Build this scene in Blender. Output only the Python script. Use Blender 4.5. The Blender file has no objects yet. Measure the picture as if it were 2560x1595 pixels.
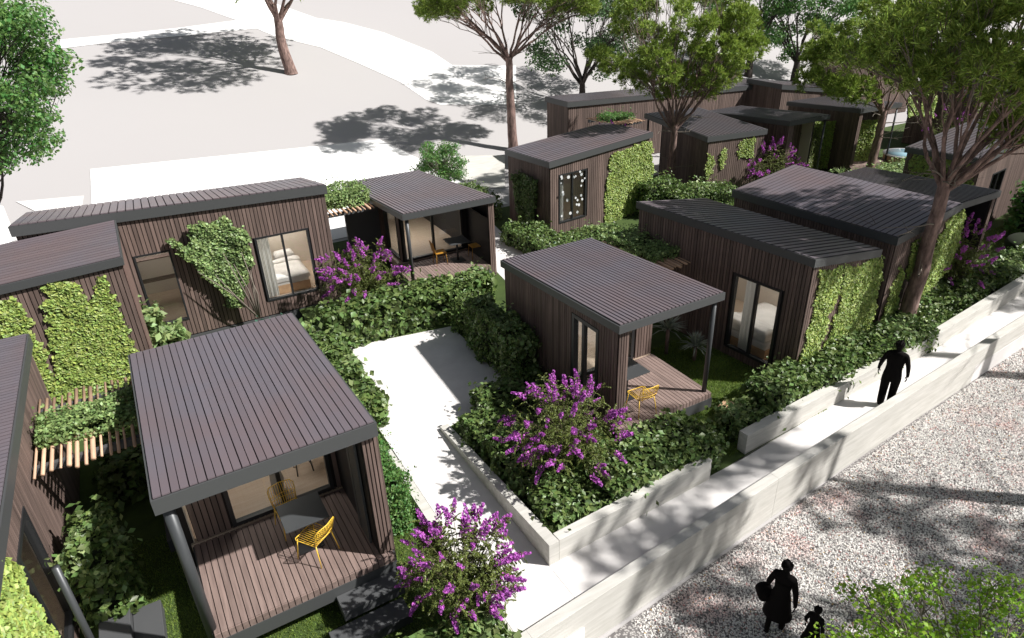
import bpy, bmesh, math, random
import numpy as np
from mathutils import Vector, Matrix
random.seed(7); RNG = np.random.default_rng(11)
scene = bpy.context.scene
COL = scene.collection
R = math.radians
# ------------------------------------------------------------ camera
PITCH, ROLL, HEAD, CAMH, FPX = R(27.4986), R(-2.09015), R(61.115), 9.339, 1660.84
_f = Vector((math.cos(PITCH)*math.cos(HEAD), math.cos(PITCH)*math.sin(HEAD), -math.sin(PITCH)))
_r0 = Vector((math.sin(HEAD), -math.cos(HEAD), 0)); _u0 = _r0.cross(_f)
_r = math.cos(ROLL)*_r0 + math.sin(ROLL)*_u0
_u = -math.sin(ROLL)*_r0 + math.cos(ROLL)*_u0
cd = bpy.data.cameras.new('camera'); cam = bpy.data.objects.new('camera', cd); COL.objects.link(cam)
cd.sensor_width = 36; cd.lens = FPX/2560*36; cd.clip_start = .1; cd.clip_end = 3000
cam.matrix_world = Matrix(((_r.x, _u.x, -_f.x, 0), (_r.y, _u.y, -_f.y, 0), (_r.z, _u.z, -_f.z, CAMH), (0, 0, 0, 1)))
scene.camera = cam
# ------------------------------------------------------------ sky, sun, exposure
AZ, ELEV = math.atan2(-.643, .766), R(46.5)          # towards the sun
w = bpy.data.worlds.new('World'); scene.world = w; w.use_nodes = True
nt = w.node_tree; nt.nodes.clear()
sky = nt.nodes.new('ShaderNodeTexSky'); sky.sky_type = 'NISHITA'; sky.sun_disc = False
sky.sun_elevation = ELEV; sky.sun_rotation = math.pi/2 - AZ; sky.air_density = 1.0; sky.dust_density = 1.5
bg = nt.nodes.new('ShaderNodeBackground'); bg.inputs[1].default_value = .043
out = nt.nodes.new('ShaderNodeOutputWorld')
hs0 = nt.nodes.new('ShaderNodeHueSaturation'); hs0.inputs['Saturation'].default_value = .45; nt.links.new(sky.outputs[0], hs0.inputs['Color']); nt.links.new(hs0.outputs[0], bg.inputs[0]); nt.links.new(bg.outputs[0], out.inputs[0])
sd = bpy.data.lights.new('sun', 'SUN'); sd.energy = 5.0; sd.angle = R(1.1); sd.color = (1, .965, .92)
so = bpy.data.objects.new('sun', sd); COL.objects.link(so)
sv = Vector((math.cos(ELEV)*math.cos(AZ), math.cos(ELEV)*math.sin(AZ), math.sin(ELEV)))
so.rotation_euler = sv.to_track_quat('Z', 'Y').to_euler(); so.location = (20, -20, 30)
vs = scene.view_settings; scene.display_settings.display_device = 'sRGB'
vs.view_transform = 'Standard'; vs.look = 'None'; vs.exposure = .45; vs.gamma = 1; vs.use_curve_mapping = False
scene.cycles.max_bounces = 6; scene.cycles.transparent_max_bounces = 12
try: scene.cycles.use_denoising = True
except Exception: pass

# ------------------------------------------------------------ helpers
def ray(px, py):
    return (FPX*_f + (px-1280)*_r - (py-797.5)*_u).normalized()
def at(px, py, z=0.):
    d = ray(px, py); t = (z-CAMH)/d.z
    return Vector((d.x*t, d.y*t, z))
def tag(o, label=None, cat=None, group=None, kind=None):
    if label: o['label'] = label
    if cat: o['category'] = cat
    if group: o['group'] = group
    if kind: o['kind'] = kind
    return o
def empty(name, loc, rz=0, label=None, cat=None, group=None):
    o = bpy.data.objects.new(name, None); COL.objects.link(o); o.location = loc; o.rotation_euler = (0, 0, rz)
    o.empty_display_size = .2
    return tag(o, label, cat, group)
def link(name, me, m=None, parent=None, loc=None):
    o = bpy.data.objects.new(name, me); COL.objects.link(o)
    if m is not None and not me.materials: me.materials.append(m)
    if parent is not None: o.parent = parent
    if loc is not None: o.location = loc
    return o
class MB:
    def __init__(s): s.v = []; s.f = []
    def hexa(s, p):                    # 8 points: bottom 4 (ccw), top 4
        n = len(s.v); s.v += [tuple(q) for q in p]
        s.f += [(n+3, n+2, n+1, n), (n+4, n+5, n+6, n+7), (n, n+1, n+5, n+4), (n+1, n+2, n+6, n+5), (n+2, n+3, n+7, n+6), (n+3, n, n+4, n+7)]
    def box(s, x0, x1, y0, y1, z0, z1):
        s.hexa([(x0, y0, z0), (x1, y0, z0), (x1, y1, z0), (x0, y1, z0), (x0, y0, z1), (x1, y0, z1), (x1, y1, z1), (x0, y1, z1)])
    def obox(s, o, d, n, u0, u1, z0, za, zb, d0, d1):   # along d from u0..u1, along n from d0..d1
        P = lambda u, k, z: (o[0]+d[0]*u+n[0]*k, o[1]+d[1]*u+n[1]*k, z)
        s.hexa([P(u0, d0, z0), P(u0, d1, z0), P(u1, d1, z0), P(u1, d0, z0), P(u0, d0, za), P(u0, d1, za), P(u1, d1, zb), P(u1, d0, zb)])
    def tube(s, pts, rad, n=8, cap=True):
        pts = [Vector(p) for p in pts]; k = len(pts)
        rr = rad if hasattr(rad, '__len__') else [rad]*k
        base = len(s.v); t0 = (pts[1]-pts[0]).normalized()
        a = t0.orthogonal().normalized()
        for i, p in enumerate(pts):
            t = (pts[min(i+1, k-1)]-pts[max(i-1, 0)]).normalized()
            a = (a - t*a.dot(t)).normalized(); b = t.cross(a)
            for j in range(n):
                c = 2*math.pi*j/n; q = p+(a*math.cos(c)+b*math.sin(c))*rr[i]; s.v.append(tuple(q))
        for i in range(k-1):
            for j in range(n):
                s.f.append((base+i*n+j, base+i*n+(j+1) % n, base+(i+1)*n+(j+1) % n, base+(i+1)*n+j))
        if cap:
            s.f.append(tuple(base+j for j in reversed(range(n)))); s.f.append(tuple(base+(k-1)*n+j for j in range(n)))
    def mesh(s, name, smooth=False):
        me = bpy.data.meshes.new(name); me.from_pydata(s.v, [], s.f)
        if smooth: me.polygons.foreach_set('use_smooth', [True]*len(me.polygons))
        me.update(); return me
    def build(s, name, m, parent=None, smooth=False, kind=None, bevel=0, loc=None):
        o = link(name, s.mesh(name, smooth), m, parent, loc)
        if kind: o['kind'] = kind
        if bevel:
            b = o.modifiers.new('bevel', 'BEVEL'); b.width = bevel; b.segments = 2; b.limit_method = 'ANGLE'
        return o

# ------------------------------------------------------------ materials
def mat(name, col, rough=.8, metal=0., spec=.5, var=0., objvar=0., islvar=0., noise=None, bump=0., col2=None, transl=0., hue=0., coord='Position'):
    m = bpy.data.materials.new(name); m.use_nodes = True; t = m.node_tree; N = t.nodes; L = t.links
    b = N['Principled BSDF']; b.inputs['Roughness'].default_value = rough; b.inputs['Metallic'].default_value = metal
    b.inputs['Specular IOR Level'].default_value = spec
    b.inputs['Base Color'].default_value = (*col, 1)
    g = N.new('ShaderNodeNewGeometry')
    src = None
    if noise:
        mp = N.new('ShaderNodeMapping'); mp.inputs['Scale'].default_value = noise
        L.new(g.outputs['Position'], mp.inputs[0])
        nz = N.new('ShaderNodeTexNoise'); nz.inputs['Scale'].default_value = 1; nz.inputs['Detail'].default_value = 6; nz.inputs['Roughness'].default_value = .6
        L.new(mp.outputs[0], nz.inputs['Vector'])
        r = N.new('ShaderNodeMapRange'); r.inputs[1].default_value = .3; r.inputs[2].default_value = .7
        L.new(nz.outputs[0], r.inputs[0])
        mx = N.new('ShaderNodeMix'); mx.data_type = 'RGBA'
        mx.inputs['A'].default_value = (*col, 1); mx.inputs['B'].default_value = (*(col2 or tuple(c*(1-var) for c in col)), 1)
        L.new(r.outputs[0], mx.inputs['Factor']); src = mx.outputs['Result']
        if bump:
            bp = N.new('ShaderNodeBump'); bp.inputs['Strength'].default_value = bump; bp.inputs['Distance'].default_value = .02
            L.new(nz.outputs[0], bp.inputs['Height']); L.new(bp.outputs[0], b.inputs['Normal'])
    if objvar or islvar:
        hs = N.new('ShaderNodeHueSaturation')
        if src: L.new(src, hs.inputs['Color'])
        else: hs.inputs['Color'].default_value = (*col, 1)
        if objvar: v = N.new('ShaderNodeObjectInfo').outputs['Random']; k = objvar
        else: v = g.outputs['Random Per Island']; k = islvar
        r = N.new('ShaderNodeMapRange'); r.inputs[3].default_value = 1-k; r.inputs[4].default_value = 1+k
        L.new(v, r.inputs[0]); L.new(r.outputs[0], hs.inputs['Value'])
        if hue:
            ml = N.new('ShaderNodeMath'); ml.operation = 'MULTIPLY'; ml.inputs[1].default_value = 7.31
            fr = N.new('ShaderNodeMath'); fr.operation = 'FRACT'; L.new(v, ml.inputs[0]); L.new(ml.outputs[0], fr.inputs[0])
            r2 = N.new('ShaderNodeMapRange'); r2.inputs[3].default_value = .5-hue; r2.inputs[4].default_value = .5+hue
            L.new(fr.outputs[0], r2.inputs[0]); L.new(r2.outputs[0], hs.inputs['Hue'])
        src = hs.outputs[0]
    if src: L.new(src, b.inputs['Base Color'])
    if transl:
        tr = N.new('ShaderNodeBsdfTranslucent'); ms = N.new('ShaderNodeMixShader'); ms.inputs[0].default_value = transl
        if src: L.new(src, tr.inputs[0])
        else: tr.inputs[0].default_value = (*col, 1)
        o = N['Material Output']; L.new(b.outputs[0], ms.inputs[1]); L.new(tr.outputs[0], ms.inputs[2]); L.new(ms.outputs[0], o.inputs['Surface'])
    return m
M = {}
M['plank'] = mat('cladding_wood', (.195, .138, .118), .75, noise=(14, 14, 1.1), col2=(.108, .075, .064), objvar=.28, bump=.15)
M['plank_isl'] = mat('cladding_wood_joined', (.18, .128, .11), .75, noise=(14, 14, 1.1), col2=(.1, .07, .06), islvar=.26)
M['deck'] = mat('deck_wood', (.28, .205, .182), .7, noise=(16, 1.2, 16), col2=(.17, .122, .108), objvar=.15, bump=.15)
M['backing'] = mat('wall_backing', (.02, .016, .015), .9)
M['lining'] = mat('room_lining', (.56, .5, .43), .8)
M['lamp'] = mat('ceiling_lamp_glow', (.9, .85, .75)); M['lamp'].node_tree.nodes['Principled BSDF'].inputs['Emission Color'].default_value = (1, .95, .88, 1); M['lamp'].node_tree.nodes['Principled BSDF'].inputs['Emission Strength'].default_value = 7
M['floor'] = mat('room_floor', (.5, .4, .31), .5, noise=(2, 20, 20), col2=(.42, .32, .24))
M['roof'] = mat('roof_panel_metal', (.165, .158, .19), .36, .2, .5, noise=(.45, .45, .45), col2=(.19, .143, .15), objvar=.06)  # broad colour mix paints bluish and reddish sheen onto the metal
M['roof_isl'] = mat('roof_panel_metal_joined', (.1, .097, .115), .38, .2, .5, noise=(.45, .45, .45), col2=(.115, .09, .093), islvar=.06)  # same painted sheen patches, for joined panels
M['groove'] = mat('roof_groove', (.012, .011, .012), .8)
M['fascia'] = mat('fascia_metal', (.078, .082, .084), .5, .1)
M['frame'] = mat('window_frame', (.022, .023, .025), .45)
M['post'] = mat('post_metal', (.07, .075, .08), .4, .3)
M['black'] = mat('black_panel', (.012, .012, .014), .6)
M['concrete'] = mat('concrete', (.66, .645, .61), .85, noise=(1.2, 9, 14), col2=(.5, .49, .45), bump=.3)
M['path'] = mat('path_concrete', (.76, .74, .73), .85, noise=(1.4, 1.4, 1.4), col2=(.64, .62, .61), bump=.08)
M['ground'] = mat('pale_ground', (.44, .426, .428), .95, noise=(.05, .05, .05), col2=(.425, .41, .413))
M['road'] = mat('white_road', (.88, .875, .87), .9)
M['lawn'] = mat('lawn', (.06, .1, .018), .95, noise=(3, 3, 3), col2=(.035, .06, .012), bump=.3)
M['grass'] = mat('grass_blade', (.19, .28, .05), .6, islvar=.35, transl=.3, hue=.02)
M['hedge'] = mat('hedge_leaf', (.13, .2, .058), .42, islvar=.5, transl=.3, hue=.025)
M['hedge_light'] = mat('hedge_leaf_light', (.27, .37, .15), .42, islvar=.45, transl=.3, hue=.03)
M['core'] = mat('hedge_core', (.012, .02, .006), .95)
M['vine'] = mat('vine_leaf', (.31, .41, .1), .5, islvar=.4, transl=.2, hue=.025)
M['vine_dark'] = mat('vine_leaf_shade', (.05, .07, .015), .8, islvar=.4)  # vine leaf colour darkened to stand in for shade
M['small'] = mat('small_leaf', (.25, .36, .13), .45, islvar=.5, transl=.3, hue=.02)
M['fresh'] = mat('fresh_green_leaf', (.13, .27, .07), .5, islvar=.4, transl=.4, hue=.03)
M['bush'] = mat('flowering_bush_leaf', (.15, .19, .045), .5, islvar=.5, transl=.3, hue=.02)
M['flower'] = mat('purple_petal', (.55, .15, .58), .6, islvar=.45, transl=.3, hue=.025)
M['needle'] = mat('pine_needle', (.27, .37, .07), .5, islvar=.55, transl=.35, hue=.02)
M['broad'] = mat('broad_leaf', (.08, .155, .055), .5, islvar=.5, transl=.35, hue=.02)
M['lime'] = mat('lime_leaf', (.27, .46, .04), .45, islvar=.45, transl=.4, hue=.02)
M['teal'] = mat('teal_leaf', (.08, .22, .15), .5, islvar=.4, transl=.3)
M['yucca'] = mat('yucca_leaf', (.3, .34, .27), .5, islvar=.4)
M['bark'] = mat('pine_bark', (.36, .24, .21), .9, noise=(9, 9, 3), col2=(.07, .045, .038), bump=.9)
M['bark_dark'] = mat('dark_bark', (.075, .06, .052), .9, noise=(9, 9, 3), col2=(.03, .024, .02), bump=.8)
M['twig'] = mat('bare_twig', (.2, .17, .14), .9)
M['stem'] = mat('green_stem', (.09, .075, .04), .8)
M['slat'] = mat('pergola_wood', (.62, .42, .28), .6, noise=(10, 2, 10), col2=(.48, .3, .2), objvar=.15)
M['wood'] = mat('light_wood', (.5, .33, .2), .6, noise=(10, 2, 10), col2=(.4, .25, .15))
M['yellow'] = mat('yellow_metal', (.9, .58, .07), .4)
M['orange'] = mat('orange_seat', (.42, .2, .015), .5)
M['tabletop'] = mat('table_top', (.05, .054, .058), .5)
M['step'] = mat('dark_step', (.075, .078, .082), .7)
M['linen'] = mat('bed_linen', (.62, .6, .58), .9, noise=(3, 3, 3), col2=(.5, .48, .46))
M['curtain'] = mat('curtain', (.7, .69, .66), .9, transl=.3)
M['person'] = mat('black_clothing', (.007, .006, .006), .9, spec=.1)
M['white'] = mat('white_enamel', (.8, .82, .84), .3)
M['water'] = mat('tub_water', (.35, .55, .65), .05)
M['grey'] = mat('grey_stone', (.3, .29, .3), .7)
def glass():
    m = bpy.data.materials.new('window_glass'); m.use_nodes = True; t = m.node_tree; N = t.nodes; N.clear()
    o = N.new('ShaderNodeOutputMaterial'); tr = N.new('ShaderNodeBsdfTransparent'); tr.inputs[0].default_value = (.93, .94, .94, 1)
    gl = N.new('ShaderNodeBsdfGlossy'); gl.inputs['Roughness'].default_value = .03
    lw = N.new('ShaderNodeLayerWeight'); lw.inputs[0].default_value = .5; fr = N.new('ShaderNodeMath'); fr.operation = 'POWER'; fr.inputs[1].default_value = 4; t.links.new(lw.outputs['Facing'], fr.inputs[0])
    ad = N.new('ShaderNodeMath'); ad.operation = 'MULTIPLY_ADD'; ad.inputs[1].default_value = .6; ad.inputs[2].default_value = .035
    mx = N.new('ShaderNodeMixShader'); L = t.links
    L.new(fr.outputs[0], ad.inputs[0]); L.new(ad.outputs[0], mx.inputs[0]); L.new(tr.outputs[0], mx.inputs[1]); L.new(gl.outputs[0], mx.inputs[2]); L.new(mx.outputs[0], o.inputs[0])
    return m
M['glass'] = glass()
def gravel_mat():
    m = mat('gravel_bed', (.3, .29, .28), .95); t = m.node_tree; N = t.nodes; L = t.links; b = N['Principled BSDF']
    g = N.new('ShaderNodeNewGeometry'); v = N.new('ShaderNodeTexVoronoi'); v.inputs['Scale'].default_value = 26
    L.new(g.outputs['Position'], v.inputs['Vector'])
    r = N.new('ShaderNodeValToRGB'); r.color_ramp.elements[0].position = .1; r.color_ramp.elements[0].color = (.55, .53, .51, 1)
    r.color_ramp.elements[1].position = .6; r.color_ramp.elements[1].color = (.14, .13, .13, 1)
    L.new(v.outputs['Distance'], r.inputs[0]); L.new(r.outputs[0], b.inputs['Base Color']); return m
M['gravel_bed'] = gravel_mat()
def stone_mat():
    m = mat('gravel_stone', (.5, .48, .47), .9); t = m.node_tree; N = t.nodes; L = t.links; b = N['Principled BSDF']
    oi = N.new('ShaderNodeObjectInfo')
    r = N.new('ShaderNodeValToRGB'); e = r.color_ramp.elements; r.color_ramp.interpolation = 'CONSTANT'
    e[0].position = 0; e[0].color = (.82, .8, .77, 1); e[1].position = .5; e[1].color = (.62, .6, .58, 1)
    for p, c in ((.76, (.16, .15, .15, 1)), (.88, (.55, .33, .31, 1)), (.94, (.85, .83, .8, 1)), (.985, (.5, .34, .16, 1))):
        x = e.new(p); x.color = c
    L.new(oi.outputs['Random'], r.inputs[0])
    g = N.new('ShaderNodeNewGeometry'); nz = N.new('ShaderNodeTexNoise'); nz.inputs['Scale'].default_value = .9; nz.inputs['Detail'].default_value = 3
    L.new(g.outputs['Position'], nz.inputs['Vector']); mr = N.new('ShaderNodeMapRange'); mr.inputs[1].default_value = .55; mr.inputs[2].default_value = .68
    mr.inputs[4].default_value = .45
    L.new(nz.outputs[0], mr.inputs[0])
    mx = N.new('ShaderNodeMix'); mx.data_type = 'RGBA'; mx.blend_type = 'MULTIPLY'; L.new(mr.outputs[0], mx.inputs['Factor']); L.new(r.outputs[0], mx.inputs['A']); mx.inputs['B'].default_value = (.95, .6, .58, 1)
    L.new(mx.outputs['Result'], b.inputs['Base Color']); return m
M['stone'] = stone_mat()

# ------------------------------------------------------------ setting
def tz(x, y): return .25*(y-32) if y > 32 else 0.
def on_ground(px, py, off=0.):
    p = at(px, py, 0)
    if p.y <= 32: return Vector((p.x, p.y, off))
    d = ray(px, py); t = (.25*(0-32)-CAMH)/(d.z-.25*d.y)
    q = d*t; return Vector((q.x, q.y, q.z+CAMH+off))
def sheet(name, pts, z, m, thick=0.):
    mb = MB(); n = len(pts)
    P = [Vector((p[0], p[1], p[2] if len(p) > 2 else z)) for p in pts]
    a = sum((P[i].x*P[(i+1) % n].y-P[(i+1) % n].x*P[i].y) for i in range(n))
    if a < 0: P.reverse()
    mb.v = [tuple(p) for p in P]; mb.f = [tuple(range(n))]
    if thick:
        mb.v += [(p.x, p.y, p.z-thick) for p in P]
        mb.f += [(i, i+n, (i+1) % n+n, (i+1) % n) for i in range(n)]
    return tag(mb.build(name, m), kind='structure')
sheet('pale_ground', [(-150, -60), (300, -60), (300, 32), (-150, 32)], -.52, M['ground'])
mb = MB(); mb.v = [(-200, 25.4, -.012), (400, 25.4, -.012), (400, 32, -.01), (-200, 32, -.01), (400, 400, tz(0, 400)), (-200, 400, tz(0, 400))]; mb.f = [(0, 1, 2, 3), (3, 2, 4, 5)]
tag(mb.build('pale_hillside', M['ground']), kind='structure')
def px_sheet(name, pxs, m, off=.012):
    return tag_sheet(name, [on_ground(x, y, off) for x, y in pxs], m)
def tag_sheet(name, P, m):
    # strip of quads between two edge polylines of equal length
    k = len(P)//2; mb = MB(); mb.v = [tuple(p) for p in P]
    mb.f = [(i, i+1, 2*k-2-i, 2*k-1-i) for i in range(k-1)]
    o = mb.build(name, m); bm = bmesh.new(); bm.from_mesh(o.data); bmesh.ops.recalc_face_normals(bm, faces=bm.faces); bm.to_mesh(o.data); bm.free()
    return tag(o, kind='structure')
px_sheet('white_road', [(410, -6), (500, 18), (590, 50), (690, 92), (800, 118), (900, 160), (1000, 205), (1066, 250), (1100, 262), (1290, 262),
                        (1290, 165), (1130, 163), (1080, 130), (960, 82), (860, 56), (790, 45), (720, 20), (640, -6), (600, -12), (560, -16)], M['road'])
px_sheet('white_side_road', [(150, 100), (300, 86), (450, 70), (600, 50), (640, 72), (450, 91), (300, 104), (150, 122)], M['road'], .02)
# white terrace behind the front row
mb = MB(); q = [at(212, 500), at(226, 424), at(950, 350), at(1185, 455)]
q = [Vector((-3.2, 30.5, 0)), Vector((-3.2, 33.9, 0)), Vector((13.8, 31.6, 0)), Vector((13.1, 25.5, 0)), Vector((-3.2, 25.5, 0))]
_a, _b = on_ground(226, 424, .025), on_ground(950, 350, .025)
tag_sheet('white_terrace', [Vector((-3.0, 25.7, .012)), Vector((_a.x*.6-1.2, 32, .014)), _a, _b, Vector((14.2, 32, .014)), Vector((14.2, 25.7, .012))], M['road'])
sheet('pale_strip', [on_ground(40, 505, .02), on_ground(210, 490, .02), on_ground(205, 520, .02), on_ground(90, 530, .02)], .02, M['path'])
sheet('white_yard', [on_ground(-60, 510, .02), on_ground(8, 516, .02), on_ground(42, 600, .02), on_ground(-60, 640, .02)], .02, M['road'])
sheet('pale_apron', [on_ground(1090, 392, .02), on_ground(1262, 388, .02), on_ground(1262, 470, .02), on_ground(1180, 470, .02)], .02, M['concrete'])
# lawns
sheet('lawn', [(-14, 3), (3.28, 3), (3.28, 16.35), (3.28, 25.4), (-14, 25.4)], -.3, M['lawn'])
sheet('raised_lawn', [(3.28, 11.9), (4.72, 11.9), (4.72, 7.15), (8.4, 7.3), (9.6, 7.45), (60, 10.6), (60, 25.4), (3.28, 25.4)], -.004, M['lawn'])
# concrete path
sheet('path', [(3.3, 4.6), (4.5, 6.0), (4.5, 11.7), (6.9, 12.6), (6.9, 16.3), (3.3, 16.9)], .004, M['path'], .5)
sheet('upper_path', [(9.7, 17.0), (11.1, 17.0), (12.6, 25.2), (10.9, 25.2)], .004, M['path'])
sheet('ramp', [(4.5, 5.9), (22, 7.2), (40, 8.75), (40, 9.6), (26, 8.75), (9.6, 7.4), (4.5, 7.2)], .008, M['path'], .5)
sheet('gravel_bed', [(3.0, -12), (60, -12), (60, 10.4), (20.5, 7.2), (5.3, 5.8), (3.2, 5.6)], -.5, M['gravel_bed'])
def wall_box(name, pts, z0, z1, th, label, m=None):
    r = MB()
    for (a, b) in zip(pts, pts[1:]):
        a = Vector((*a[:2], 0)); b = Vector((*b[:2], 0)); d = (b-a); L = d.length; d /= L; n = Vector((d.y, -d.x, 0))
        k = 1
        for i in range(k):
            u0, u1 = L*i/k, L*(i+1)/k
            r.obox(a, d, n, u0, u1, z0, z1, z1, -th, 0)
    o = r.build(name, m or M['concrete'], bevel=.006)
    return tag(o, label, 'wall')
wall_box('parapet_wall', [(-1, 5.36), (3.31, 5.70), (9.2, 6.22), (20.5, 7.1), (42, 8.8)], -.52, .5, .2, 'long pale concrete parapet between the ramp and the gravel')
wall_box('planter_wall', [(4.72, 7.13), (8.52, 7.30)], -.1, .5, .2, 'short concrete planter wall along the ramp below the corner hedge')
wall_box('garden_wall', [(9.72, 7.48), (17.4, 7.9), (26, 8.75), (42, 10.2)], -.1, .5, .22, 'concrete garden wall along the ramp below the long hedge')
r = MB(); r.hexa([(4.5, 7.12, -.1), (4.71, 7.12, -.1), (4.71, 11.8, -.1), (4.5, 11.8, -.1), (4.5, 7.12, .5), (4.71, 7.12, .5), (4.71, 11.8, .1), (4.5, 11.8, .1)])
tag(r.build('path_kerb_wall', M['concrete'], bevel=.006), 'low tapering concrete kerb wall beside the white path', 'kerb')
r = MB(); r.box(3.1, 3.295, 6.2, 11.3, -.52, .0)
tag(r.build('retaining_wall', M['concrete']), 'grey retaining wall holding the path above the sunken lawn', 'wall')
st = empty('garden_steps', (2.9, 11.4, 0), 0, 'grey concrete steps down from the path behind the timber fin', 'steps')
for i in range(3):
    r = MB(); r.box(2.5, 3.3, 11.35-.42*i, 11.75-.42*i+.02, -.5, -.02-.14*i); o = r.build('step', M['concrete'], st); o.location = (-2.9, -11.4, 0)

# ------------------------------------------------------------ cabins
UNIT = {}
def unit(m):
    if m not in UNIT:
        b = MB(); b.box(-.5, .5, -.5, .5, -.5, .5); me = b.mesh('piece'); me.materials.append(M[m]); UNIT[m] = me
    return UNIT[m]
def piece(name, m, parent, c, s, rz=0):
    o = bpy.data.objects.new(name, unit(m)); COL.objects.link(o); o.parent = parent; o.location = c; o.scale = s; o.rotation_euler = (0, 0, rz); return o
class Cabin:
    def __init__(s, c, yaw, L, W, z, label, ground=0., fh=.19, name='timber_cabin', group='timber cabins'):
        s.L, s.W = L/2, W/2; s.g = ground; s.fh = fh
        s.z = z if len(z) == 4 else (z[0], z[0], z[1], z[1])         # BL BR FR FL
        s.yaw = R(yaw); s.c = c
        s.o = empty(name, (c[0], c[1], 0), s.yaw, label, 'cabin', group)
    def zt(s, x, y):
        a = (x+s.L)/(2*s.L); b = (y+s.W)/(2*s.W)
        BL, BR, FR, FL = s.z
        return (FL*(1-a)+FR*a)*(1-b)+(BL*(1-a)+BR*a)*b
    def roof(s, axis='y', pitch=.105, each=True, alt=False, gap=.011, hh=.022):
        L, W = s.L, s.W; c = [(-L, W), (L, W), (L, -W), (-L, -W)]
        P = [Vector((x, y, z)) for (x, y), z in zip(c, s.z)]
        BL, BR, FR, FL = P; dn = Vector((0, 0, s.fh))
        r = MB(); r.hexa([FL-dn, FR-dn, BR-dn, BL-dn, FL, FR, BR, BL]); ro = r.build('roof', M['fascia'], s.o)
        def pt(a, b): return (FL*(1-a)+FR*a)*(1-b)+(BL*(1-a)+BR*a)*b
        up = Vector((0, 0, 1)); i = .03
        ia, ib = i/(2*L), i/(2*W)
        r = MB(); q = [pt(ia, ib), pt(1-ia, ib), pt(1-ia, 1-ib), pt(ia, 1-ib)]
        r.hexa([p+up*.001 for p in q]+[p+up*.005 for p in q]); r.build('roof_underlay', M['groove'], ro)
        D = 2*L if axis == 'y' else 2*W; n = max(2, round((D-2*i)/pitch)); big = MB()
        for k in range(n):
            g = .006 if (alt and k % 2) else gap
            t0 = i/D+(1-2*i/D)*k/n+g/D; t1 = i/D+(1-2*i/D)*(k+1)/n-g/D*(.5 if alt and k % 2 == 0 else 1)
            e = .035/(2*W if axis == 'y' else 2*L)
            q = [pt(t0, e), pt(t1, e), pt(t1, 1-e), pt(t0, 1-e)] if axis == 'y' else [pt(e, t0), pt(1-e, t0), pt(1-e, t1), pt(e, t1)]
            h = [p+up*.006 for p in q]+[p+up*(.006+hh) for p in q]
            if each: r = MB(); r.hexa(h); r.build('roof_panel', M['roof'], ro)
            else: big.hexa(h)
        if not each: big.build('roof_panelling', M['roof_isl'], ro, kind='stuff')
        return ro
    def wall(s, A, B, ops=(), planks='each', pitch=.088, z0=None, m='plank', top=None, lining=True, th=.1):
        g = s.g if z0 is None else z0
        A = Vector((*A, 0)); B = Vector((*B, 0)); d = B-A; Lw = d.length; d /= Lw; n = Vector((d.y, -d.x, 0))
        zt = lambda u: (s.zt(*(A+d*u).xy)-s.fh+.02) if top is None else top
        us = sorted({0, Lw, *[o[0] for o in ops], *[o[1] for o in ops]}); r = MB(); li = MB()
        for u0, u1 in zip(us, us[1:]):
            um = (u0+u1)/2; segs = []; lo = g
            for o in sorted((o for o in ops if o[0] <= um <= o[1]), key=lambda o: o[2]):
                if o[2] > lo+.01: segs.append((lo, o[2], o[2]))
                lo = o[3]
            if lo < zt(um)-.02: segs.append((lo, zt(u0), zt(u1)))
            for a, za, zb in segs:
                r.obox(A, d, n, u0, u1, a, za, zb, -th, 0)
                if lining: li.obox(A, d, n, u0, u1, max(a, g+.05), za-.01, zb-.01, -th-.015, -th-.002)
        wo = r.build('wall', M['backing'], s.o)
        if lining and li.v: li.build('wall_lining', M['lining'], wo)
        if not planks: return wo
        ang = math.atan2(d.y, d.x); k = max(1, round(Lw/pitch)); p = Lw/k; big = MB(); gap = .02
        for i in range(k):
            u0, u1 = i*p+gap/2, (i+1)*p-gap/2; um = (u0+u1)/2; lo = g+.02; segs = []
            for o in sorted((o for o in ops if o[0]-.03 < um < o[1]+.03), key=lambda o: o[2]):
                if o[2] > lo+.02: segs.append((lo, o[2]))
                lo = o[3]
            hi = zt(um)-.025
            if lo < hi-.02: segs.append((lo, hi))
            for a, b in segs:
                if planks == 'each':
                    c = A+d*um+n*.014; piece('plank', m, s.o, (c.x, c.y, (a+b)/2), (u1-u0, .026, b-a), ang)
                else: big.obox(A, d, n, u0, u1, a, b, b, .001, .027)
        if planks != 'each': big.build('cladding', M['plank_isl'], s.o, kind='stuff')
        return wo
    def window(s, A, B, o, mull=(.5,), name='window', deep=.04, fw=.055):
        A = Vector((*A, 0)); B = Vector((*B, 0)); d = (B-A).normalized(); n = Vector((d.y, -d.x, 0)); u0, u1, z0, z1 = o
        r = MB(); q = lambda a, b, c, e, d0=-.07, d1=.045: r.obox(A, d, n, a, b, c, e, e, d0, d1)
        q(u0, u0+fw, z0, z1); q(u1-fw, u1, z0, z1); q(u0+fw, u1-fw, z0, z0+fw); q(u0+fw, u1-fw, z1-fw, z1)
        wo = r.build(name, M['frame'], s.o)
        for f in mull:
            r = MB(); u = u0+(u1-u0)*f; q(u-fw/2, u+fw/2, z0+fw, z1-fw, -.065, .03); r.build('mullion', M['frame'], wo)
        cuts = [u0+fw]+[x for f in mull for x in (u0+(u1-u0)*f-fw/2, u0+(u1-u0)*f+fw/2)]+[u1-fw]
        for a, b in zip(cuts[::2], cuts[1::2]):
            r = MB(); r.obox(A, d, n, a, b, z0+fw, z1-fw, z1-fw, -.02, -.012); r.build('pane', M['glass'], wo)
        return wo
    def floor(s, x0, x1, y0, y1, z, m='floor', th=.2):
        r = MB(); r.box(x0, x1, y0, y1, z-th, z); return r.build('floor', M[m], s.o)
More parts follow.
